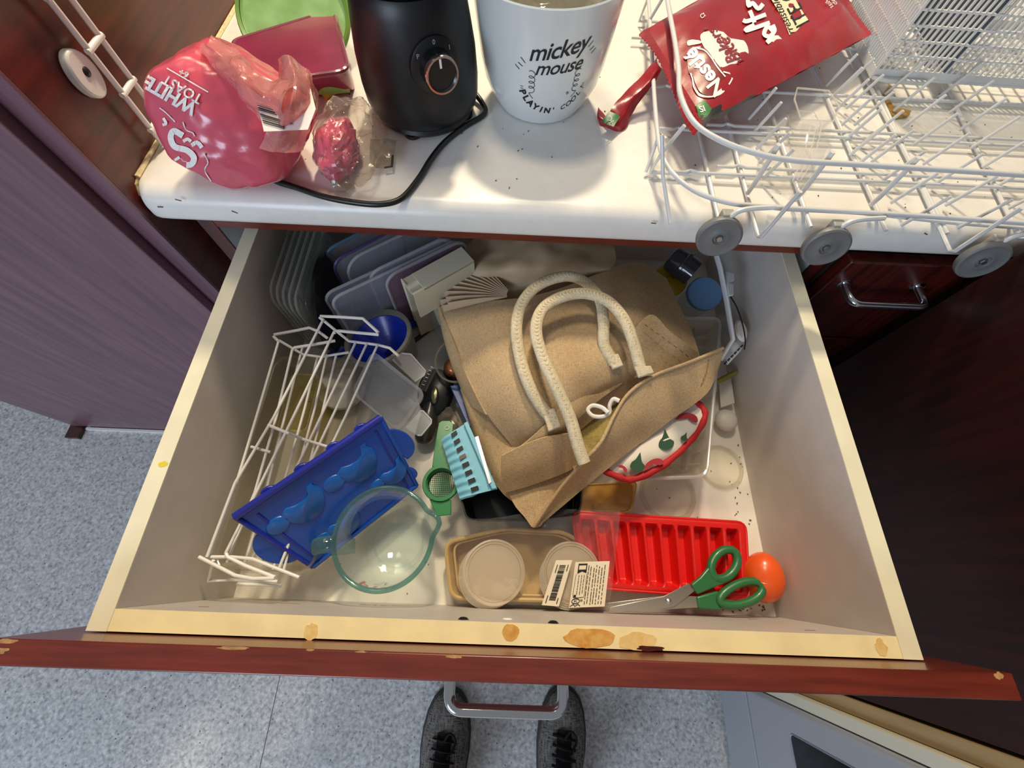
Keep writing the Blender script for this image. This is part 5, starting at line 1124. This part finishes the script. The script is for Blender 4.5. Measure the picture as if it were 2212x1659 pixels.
# orange egg-shaped thing
t = Thing('orange_egg', 'smooth orange egg shaped container in the front right corner', 'egg'); ec = A(1648, 1246, -.148); ax = V(.05, .35, .93)
pr = [(.0245 * math.sin(math.pi * k / 22) * (1 + .08 * math.cos(math.pi * k / 22)), -.0305 * math.cos(math.pi * k / 22)) for k in range(23)]
R = frame(V(.99, .05, 0), V(-.05, .9, -.35)); om = mat('orange_plastic', '#e85a1e', .3, coat=.2)
t.part('shell', MB().lathe(pr, ec, V(.05, .86, .35), 40), om); t.part('seam', MB().lathe([(.0242, -.0006), (.0247, 0), (.0242, .0006)], ec, V(.05, .86, .35), 40), om); t.done()
# ------------------------------------------------------------------ scissors
t = Thing('scissors', 'green handled scissors with steel blades lying across the red ice tray', 'scissors'); hs = -.136; sg = mat('green_handles', '#2a6b3f', .4, coat=.2)
steel2 = mat('scissor_steel', '#c3beb4', .28, .85)
def SL(P, h, th): return MB().prism([A(u, v, h) for u, v in P], V(0, 0, th))
b1 = t.part('blade', SL(((1314, 1318), (1318, 1311), (1400, 1294), (1432, 1288), (1486, 1260), (1500, 1276), (1455, 1310), (1405, 1318), (1340, 1321)), hs, .0018), steel2, bevel=.0004)
b2 = t.part('blade', SL(((1312, 1302), (1440, 1286), (1506, 1288), (1508, 1312), (1440, 1316), (1400, 1312), (1312, 1304)), hs - .0022, .0018), steel2, bevel=.0004)
t.part('rivet', MB().lathe([(0, .004), (.0028, .0034), (.0042, .0018), (.0042, -.003), (0, -.003)], A(1443, 1299, hs), n=20), M['steel'])
def bow(cen, ang, a, b, th, squash=.0):
    P = []
    for k in range(36):
        q = 2 * math.pi * k / 36; x, y = a * math.cos(q), b * math.sin(q) * (1 - squash * math.cos(q)); P.append(A(cen[0] + x * math.cos(ang) - y * math.sin(ang), cen[1] + x * math.sin(ang) + y * math.cos(ang), hs + .002))
    return MB().tube(P, th, 12, True, flat=1.0)
t.part('bow', bow((1564, 1219), -.95, 35, 25, .0054), sg, parent=b1, label='green finger loop'); t.part('shank', SL(((1488, 1262), (1508, 1246), (1528, 1222), (1538, 1218), (1548, 1250), (1572, 1256), (1540, 1268), (1503, 1284)), hs - .001, .0065), sg, parent=b1, bevel=.002, seg=3)
t.part('bow', bow((1600, 1283), -.33, 48, 22, .0050, -.15), sg, parent=b2, label='green finger loop'); t.part('shank', SL(((1500, 1288), (1545, 1276), (1562, 1290), (1548, 1304), (1556, 1318), (1505, 1314)), hs - .004, .0065), sg, parent=b2, bevel=.002, seg=3); t.done()
# ------------------------------------------------------------------ lids in a clear bag, on a beige tub
t = Thing('beige_tub', 'beige plastic food tub under the bagged round lids', 'tub'); bg = mat('beige_plastic', '#cfae6c', .42, var=.05, scale=30); hb = -.150
P = roundpoly([A(u, v, hb) for u, v in ((962, 1172), (1090, 1142), (1222, 1150), (1262, 1180), (1250, 1298), (975, 1292))], .014, 5); cen = sum(P, V(0, 0, 0)) / len(P)
t.part('wall', MB().loft([[V(*p.lerp(cen, .10).xy, FZ) for p in P], P, [p.lerp(cen, .03) for p in P], [V(*p.lerp(cen, .12).xy, FZ + .002) for p in P]]), bg)
t.part('rim', MB().tube([p.lerp(cen, .0) for p in P], .0028, 8, True), bg); t.part('inner_step', MB().tube([p.lerp(cen, .10) - V(0, 0, .004) for p in P], .0016, 8, True), bg); t.done()
lm = clear('frosted_bagged_lid', '#fdfaf2', .62, '#faf2e2', .3, .15); zl = -.1455
ORD = ['lowest', 'second lowest', 'middle', 'second highest', 'topmost']
for i in range(5): rlid(ORD[i] + ' frosted round lid of the left stack in the clear bag', A(1056 + i * 3, 1243 - i * 2, zl + i * .0016 + .001) , .0378, V(.03, -.06, 1), lm, 'bagged lids, left stack')
for i in range(4): rlid(ORD[(0, 1, 3, 4)[i]] + ' frosted round lid of the right stack, under the white labels', A(1226 + i * 2.5, 1248 - i * 4, zl + i * .0016 + .001), .0360, V(-.02, -.08, 1), lm, 'bagged lids, right stack')
t = Thing('lid_bag', 'clear plastic bag round the stacked lids with two white labels', 'bag'); zb_ = -.128
film2 = clear('clear_bag_film', '#fdfcfa', .03, '#f6f0e8', .08, .10, bump=.25, bscale=45)
bf = t.part('film', MB().patch([[(985, 1128, zb_ - .004), (1075, 1118, zb_ + .006), (1200, 1100, zb_), (1340, 1104, zb_ - .004)], [(968, 1165, zb_ - .012), (1080, 1160, zb_ - .002), (1200, 1150, zb_ + .004), (1336, 1150, zb_)], [(962, 1225, zb_ - .010), (1080, 1230, zb_ - .003), (1210, 1225, zb_), (1328, 1215, zb_ - .002)], [(975, 1280, zb_ - .014), (1080, 1285, zb_ - .006), (1210, 1285, zb_ - .004), (1322, 1270, zb_ - .006)], [(990, 1303, zb_ - .024), (1090, 1306, zb_ - .016), (1210, 1308, zb_ - .014), (1316, 1306, zb_ - .014)]], 9, 9, .0003, .0016, 14, 70), film2, smooth=60)
ZLB = zb_ + .0030
LB = lambda u, v: A(u, v, ZLB - max(0, (v - 1225)) * .000075)
lw = mat('white_paper_label', '#e9ddc6', .5)
def strip(q, nm, par, mt, lab=None, n=8):
    a, b, c, d_ = q; G = [[LB(*[(a[i] + (b[i] - a[i]) * s_) * (1 - r_) + (d_[i] + (c[i] - d_[i]) * s_) * r_ for i in (0, 1)]) for s_ in (0, .25, .5, .75, 1)] for r_ in [k / n for k in range(n + 1)]]
    return t.part(nm, MB().grid(G[::-1], .0002), mt, parent=par, label=lab)
Q1 = ((1201, 1210), (1236, 1210), (1207, 1310), (1170, 1307)); Q2 = ((1243, 1214), (1317, 1212), (1306, 1310), (1229, 1313))
l1 = strip(Q1, 'label', bf, lw, 'narrow white barcode label'); l2 = strip(Q2, 'label', bf, lw, 'wide white care label')
def QF(q): return lambda x, y: (lambda u, v: LB(u, v) + V(0, 0, .0007))(*[((q[0][i] + (q[1][i] - q[0][i]) * x) * (1 - y) + (q[3][i] + (q[2][i] - q[3][i]) * x) * y) for i in (0, 1)])
f1, f2 = QF(Q1), QF(Q2); m = MB(); rnd = random.Random(5); y = .11
while y < .88:
    h_ = rnd.choice((.006, .010, .016, .022)); m.poly([(.32, y), (.70, y), (.70, y + h_), (.32, y + h_)], f1); y += h_ + rnd.choice((.007, .010, .014))
for x0, y0, y1 in ((.16, .10, .28), (.82, .10, .24), (.80, .82, .95), (.16, .78, .95)): m.poly([(x0, y0), (x0 + .05, y0), (x0 + .05, y1), (x0, y1)], f1)
m.poly([(.10, .04), (.36, .04), (.36, .25), (.23, .21), (.10, .26)], f2)
for k, x0 in enumerate((.40, .47, .56, .63, .71, .79, .87)):
    yy = .08 + .03 * (k % 3)
    while yy < .92: 
        h_ = rnd.uniform(.03, .12); m.poly([(x0, yy), (x0 + .022, yy), (x0 + .022, min(yy + h_, .95)), (x0, min(yy + h_, .95))], f2); yy += h_ + rnd.uniform(.01, .04)
for x0 in (.15, .23, .30):
    yy = .29
    while yy < .70: h_ = rnd.uniform(.03, .09); m.poly([(x0, yy), (x0 + .018, yy), (x0 + .018, yy + h_), (x0, yy + h_)], f2); yy += h_ + .015
m.stroke([(.07, .27), (.06, .72), (.12, .78), (.33, .78), (.38, .72), (.38, .27)], f2, .012, k=2)
m.stroke([(.16 + .11 * math.cos(a), .86 + .055 * math.sin(a)) for a in [k * math.pi / 8 for k in range(17)]], f2, .02, k=1)
m.text('K', lambda x, y: f2(.16 + x, .86 - y * .5), .17); m.poly([(.08, .72), (.15, .72), (.15, .77), (.08, .77)], f2); m.text('8', lambda x, y: f2(.32 + x, .85 - y * .5), .15)
m.stroke([(.02, .97), (.10, .93), (.16, .97), (.24, .93), (.30, .97)], f2, .02, k=1)
t.part('print', m, M['ink_black'], parent=bf, smooth=0, label='black label print', kind='stuff')
m = MB(); m.poly([(.13, .08), (.33, .08), (.33, .17), (.13, .17)], f2); m.text('m', lambda x, y: f2(.23 + x, .12 - y * .5), .001); t.part('print', m, lw, parent=bf, smooth=0); t.done()
# dark clear film between black tub and amber lid
t = Thing('smoky_box', 'smoky clear plastic box under the tip of the jute bag', 'food box'); P = roundpoly([A(u, v, -.150) for u, v in ((1188, 1050), (1258, 1032), (1240, 1110), (1180, 1118))], .006, 3); cen = sum(P, V(0, 0, 0)) / len(P)
t.part('wall', MB().loft([[V(*p.lerp(cen, .1).xy, FZ + .001) for p in P], P], cap=False), clear('smoky_film', '#8d8894', .5, '#6a6672', .15)); t.part('rim', MB().tube(P, .0016, 6, True), bpy.data.materials['smoky_film']); t.done()
# ------------------------------------------------------------------ blue novelty mould
blu = mat('blue_silicone', '#0f4cb2', .32, coat=.3, sss=.15); blu2 = mat('thin_blue_silicone', '#0f5cb8', .3, coat=.3); blu3 = mat('deep_blue_edge', '#1f2b9a', .3, coat=.3)
t = Thing('blue_mould', 'deep blue silicone ice mould with scalloped edge leaning on the wire racks', 'ice mould')
B4 = [A(507, 1115, -.054), A(822, 901, -.056), A(900, 1048, -.138), A(676, 1224, -.130)]
def BM(s_, q_, l=0.0): p = B4[0].lerp(B4[1], s_).lerp(B4[3].lerp(B4[2], s_), q_); return p + bmn * l
bmn = (B4[1] - B4[0]).cross(B4[3] - B4[0]).normalized(); bmn = bmn if bmn.z > 0 else -bmn
LS_, LQ_ = (B4[1] - B4[0]).length, (B4[3] - B4[0]).length
plq = [BM(0, 0), BM(1, 0), BM(1, 1), BM(0, 1)]
bp = t.part('plate', MB().prism([p - bmn * .004 for p in roundpoly(plq, .004, 3)], bmn * .004), blu)
t.part('raised_edge', MB().tube([BM(0, 0, .002), BM(.25, .0, .0025), BM(.5, 0, .0025), BM(.75, 0, .0025), BM(1, 0, .002)], .0048, 10), blu3, parent=bp)
t.part('raised_edge', MB().tube([BM(1, 0, .002), BM(1, .5, .002), BM(1, 1, .001)], .0028, 8), blu, parent=bp); t.part('raised_edge', MB().tube([BM(0, 0, .002), BM(0, .5, .001), BM(0, 1, .001)], .0026, 8), blu3, parent=bp); t.part('raised_edge', MB().tube([BM(0, 1, .001), BM(.5, 1, .001), BM(1, 1, .001)], .0028, 8), blu, parent=bp)
t.part('step', MB().tube([BM(.085, .12, .0005), BM(.07, .5, .0005), BM(.06, .93, .0005)], .0016, 8), blu3, parent=bp); t.part('step', MB().tube([BM(.93, .10, .0005), BM(.93, .5, .0005), BM(.93, .95, .0005)], .0014, 8), blu3, parent=bp)
def half(c_s, c_q, r, nrm_s, th=.004, n=20):
    c = BM(c_s, c_q); ds = (B4[1] - B4[0]).normalized(); dq = (B4[3] - B4[0]).normalized(); o = ds * nrm_s[0] + dq * nrm_s[1]; tg = ds * abs(nrm_s[1]) + dq * abs(nrm_s[0])
    P = [c + tg * r * math.cos(math.pi * k / n) + o * r * .8 * math.sin(math.pi * k / n) for k in range(n + 1)] + [c - tg * r - o * .003, c + tg * r - o * .003]
    return MB().prism([p - bmn * .004 for p in P], bmn * th)
t.part('scallop', half(.0, .56, .029, (-1, 0)), blu, parent=bp, bevel=.001); t.part('scallop', half(1, .40, .026, (1, 0)), blu, parent=bp, bevel=.001); t.part('scallop', half(1, .82, .010, (1, 0)), blu, parent=bp, bevel=.001)
for s_ in (.22, .44, .66, .86): t.part('scallop', half(s_, .0, .0095, (0, -1), .005), blu3, parent=bp, bevel=.001)
def cell(s0, q0, sc=1.0, flip=1):
    ds = (B4[1] - B4[0]).normalized(); dq = bmn.cross(ds).normalized(); dq = dq if dq.dot(B4[3] - B4[0]) > 0 else -dq
    c = BM(s0, q0); T = lambda x, y, l=0: c + ds * x * sc * flip + dq * y * sc + bmn * l
    out = [(-.019, -.006)] + [(.020 * math.cos(a), -.004 + .020 * math.sin(a)) for a in [math.radians(k) for k in range(170, -31, -20)]] + [(.0185, -.016), (.012, -.015), (.009, -.008), (.003, -.005), (-.006, -.006), (-.012, -.009)]
    P = [T(x, y) for x, y in out]; cc_ = sum(P, V(0, 0, 0)) / len(P)
    i = t.part('cavity', MB().loft([[p + bmn * .0003 for p in P], [p.lerp(T(.004, .010), .03) + bmn * .0022 for p in P], [p.lerp(T(.004, .010), .09) + bmn * .0030 for p in P]]), blu2, parent=bp, smooth=60, label='brighter blue moulded shape')
    E_ = [T(-.0255 + .0105 * math.cos(a), .001 + .0085 * math.sin(a)) for a in [2 * math.pi * k / 20 for k in range(20)]]; ce = sum(E_, V(0, 0, 0)) / 20
    t.part('cavity', MB().loft([[p + bmn * .0003 for p in E_], [p.lerp(ce, .06) + bmn * .0022 for p in E_], [p.lerp(ce, .16) + bmn * .0030 for p in E_]]), blu2, parent=bp, smooth=60, label='brighter blue moulded shape')
cell(.29, .34, 1.3); cell(.71, .32, 1.3); cell(.38, .80, 1.1); cell(.89, .66, .95); t.done()
# ------------------------------------------------------------------ glass measuring jug
t = Thing('glass_jug', 'clear glass measuring jug with red print beside the blue mould', 'jug')
glass = clear('jug_glass', '#fafefd', .035, '#f2f8f6', .03, .20); rimg = clear('thick_glass_rim', '#bcdcda', .12, '#93c2bf', .03, .45)
jh = -.092; a, b = A(716, 1170, jh), A(938, 1150, jh); jr = (a - b).length / 2; jc = (a + b) / 2; jb = V(jc.x, jc.y, FZ); JH = jh - FZ
prof = [(0, .0006), (jr * .66, .0006), (jr * .74, .003), (jr * .79, .008), (jr * .985, JH), (jr * .93, JH), (jr * .74, .012), (jr * .66, .006), (0, .005)]
n = 72; rings = []
sd = (A(962, 1122, jh) - jc); sa = math.atan2(sd.y, sd.x)
def jv(r, z, a):
    k = max(0, 1 - abs((a - sa + math.pi) % (2 * math.pi) - math.pi) / .32); k = k * k * (3 - 2 * k); f_ = max(0, z / JH - .45) / .55
    return jb + V((r + .010 * k * f_) * math.cos(a), (r + .010 * k * f_) * math.sin(a), z)
t.part('body', MB().loft([[jv(r, z, 2 * math.pi * k / n) for k in range(n)] for r, z in prof if r > 0], cap=True), glass, smooth=60)
t.part('rim', MB().tube([jv(jr * .958, JH - .0005, 2 * math.pi * k / n) for k in range(n)], .0030, 10, True), rimg, label='thick greenish rim')
t.part('foot_ring', MB().lathe([(jr * .52, .006), (jr * .545, .0085), (jr * .57, .006)], jb, n=48), glass)
ha = math.atan2((A(690, 1178, jh) - jc).y, (A(690, 1178, jh) - jc).x); ho = V(math.cos(ha), math.sin(ha), 0)
hp_ = [jb + ho * x + V(0, 0, z) for x, z in ((jr * .95, JH - .004), (jr + .010, JH - .001), (jr + .021, JH - .006), (jr + .026, JH - .020), (jr + .023, JH - .040), (jr + .010, JH - .056), (jr * .86, JH - .060))]
t.part('handle', MB().tube(cr(hp_, 6), .0042, 14, flat=2.2, up=V(-ho.y, ho.x, 0)), rimg, label='thick glass handle')
def JS(a0, z0, lift=.0006): 
    def f(x, y):
        z = z0 + y; r = jr * (.79 + .195 * (z - .008) / (JH - .008)) + lift; a = math.radians(a0) + x / jr
        return jb + V(r * math.cos(a), r * math.sin(a), z)
    return f
m = MB(); m.text('PYREX', JS(-84, JH - .028), .024, 0, .03); m.text('1 CUP', JS(84, JH - .014), .010, 0, .02); m.text('500 ml', JS(70, JH - .022), .006, 0, .02)
for k in range(5): m.stroke([(-.004, 0), (.004, 0)], JS(84 + (k % 2) * 4, JH - .024 - k * .008), .001, k=1)
t.part('print', m, M['ink_red'], smooth=0, label='red measuring print')
m = MB()
for k, s_ in enumerate(('500 -', '400 -', '300 -', '200 -')): m.text(s_, JS(-100 + k * 2.0, JH - .042 - k * .0065), .0055)
t.part('print', m, M['ink_black'], smooth=0, label='dark measuring marks'); t.done()
# crumbs in the drawer
m = MB(); rnd = random.Random(8)
def inb(p): return V(min(.716, max(.03, p.x)), max(.0205, p.y), p.z)
for _ in range(90):
    k = rnd.random()
    if k < .45: p = A(rnd.uniform(1550, 1655), rnd.uniform(1296, 1322), FZ)
    elif k < .7: p = A(rnd.uniform(1575, 1625), rnd.uniform(960, 1180), FZ)
    else: p = V(rnd.uniform(.03, .70), rnd.uniform(.02, .30), FZ)
    p = inb(p); s_ = rnd.uniform(.0006, .0014); m.obox((p.x, p.y, FZ + s_ * .4 + .0001), (s_ * 2, s_, s_ * .8), Matrix.Rotation(rnd.uniform(0, 3), 3, 'Z'))
one('drawer_crumbs', 'dark crumbs and specks on the drawer floor near the orange egg', 'crumbs', m, M['crumb'], kind='stuff')
# ================================================================== shoes on the kitchen floor
knit = weave('grey_knit', '#8a8680', '#45423e', 420, 1.0, '#262422'); solem = mat('dark_sole', '#3a3836', .7); blackc = mat('black_cloth', '#0c0c0e', .9)
def shoe(toe, ang, lab, side):
    t = Thing('shoe', lab, 'shoe'); e = V(math.sin(ang), -math.cos(ang), 0); n = V(-e.y, e.x, 0); o = V(toe.x, toe.y, -RZ + .0006)
    st = [(0, .004, .020), (.006, .020, .030), (.020, .034, .040), (.045, .045, .048), (.08, .0515, .055), (.115, .0525, .066), (.15, .049, .080), (.19, .043, .092), (.23, .039, .098), (.265, .036, .100), (.285, .024, .096), (.292, .006, .088)]
    rings = []; sol = []
    for d_, w_, h_ in st:
        r = []
        for k in range(20):
            a = 2 * math.pi * k / 20; x = w_ * math.copysign(abs(math.cos(a)) ** .75, math.cos(a)); z = .022 + (h_ - .022) * math.sin(a) if math.sin(a) > 0 else .022 + .014 * math.sin(a)
            r.append(o + e * d_ + n * x + V(0, 0, z))
        rings.append(r)
    t.part('upper', MB().loft(rings), knit, smooth=70)
    so = [o + e * (d_ - .004) + n * (w_ + .004) for d_, w_, h_ in st] + [o + e * (d_ - .004) - n * (w_ + .004) for d_, w_, h_ in reversed(st)]
    t.part('sole', MB().prism(so, V(0, 0, .021)), solem, bevel=.004, seg=3)
    t.part('tongue', MB().patch([[o + e * .072 + n * x + V(0, 0, z) for x, z in ((-.020, .050), (0, .0575), (.020, .050))], [o + e * .12 + n * x + V(0, 0, z) for x, z in ((-.024, .062), (0, .074), (.024, .062))], [o + e * .165 + n * x + V(0, 0, z) for x, z in ((-.026, .078), (0, .096), (.026, .078))]], 6, 6, .003), blackc, label='black tongue')
    for k in range(5):
        d_ = .085 + k * .016; z = .058 + k * .0065; P = [o + e * (d_ + .003) + n * .026 + V(0, 0, z - .004), o + e * d_ + V(0, 0, z + .006), o + e * (d_ - .002) - n * .026 + V(0, 0, z - .004)]
        t.part('lace', MB().tube(cr(P, 4), .0030, 8, flat=.6), blackc)
    t.part('lace', MB().tube(cr([o + e * .085 + V(0, 0, .066), o + e * .07 + n * .012 + V(0, 0, .066), o + e * .085 + n * .026 + V(0, 0, .064), o + e * .11 + n * .012 + V(0, 0, .078)], 6), .0025, 8), blackc)
    t.part('collar', MB().tube([o + e * (.215 + .05 * math.cos(a)) + n * .036 * math.sin(a) + V(0, 0, .100) for a in [2 * math.pi * k / 24 for k in range(24)]], .008, 10, True), blackc)
    t.part('sock', MB().lathe([(.034, .085), (.036, .12), (.037, .20), (.0, .20)], o + e * .215, n=24, sx=1, sy=1.1), blackc, label='black sock in the shoe'); t.done()
tl = A(962, 1492, -RZ + .03); tr = A(1222, 1488, -RZ + .03)
shoe(V(tl.x + .012, tl.y, 0), -.03, 'left grey knit shoe with black laces below the chrome handle', -1); shoe(V(tr.x, tr.y, 0), -.10, 'right grey knit shoe with black laces below the chrome handle', 1)
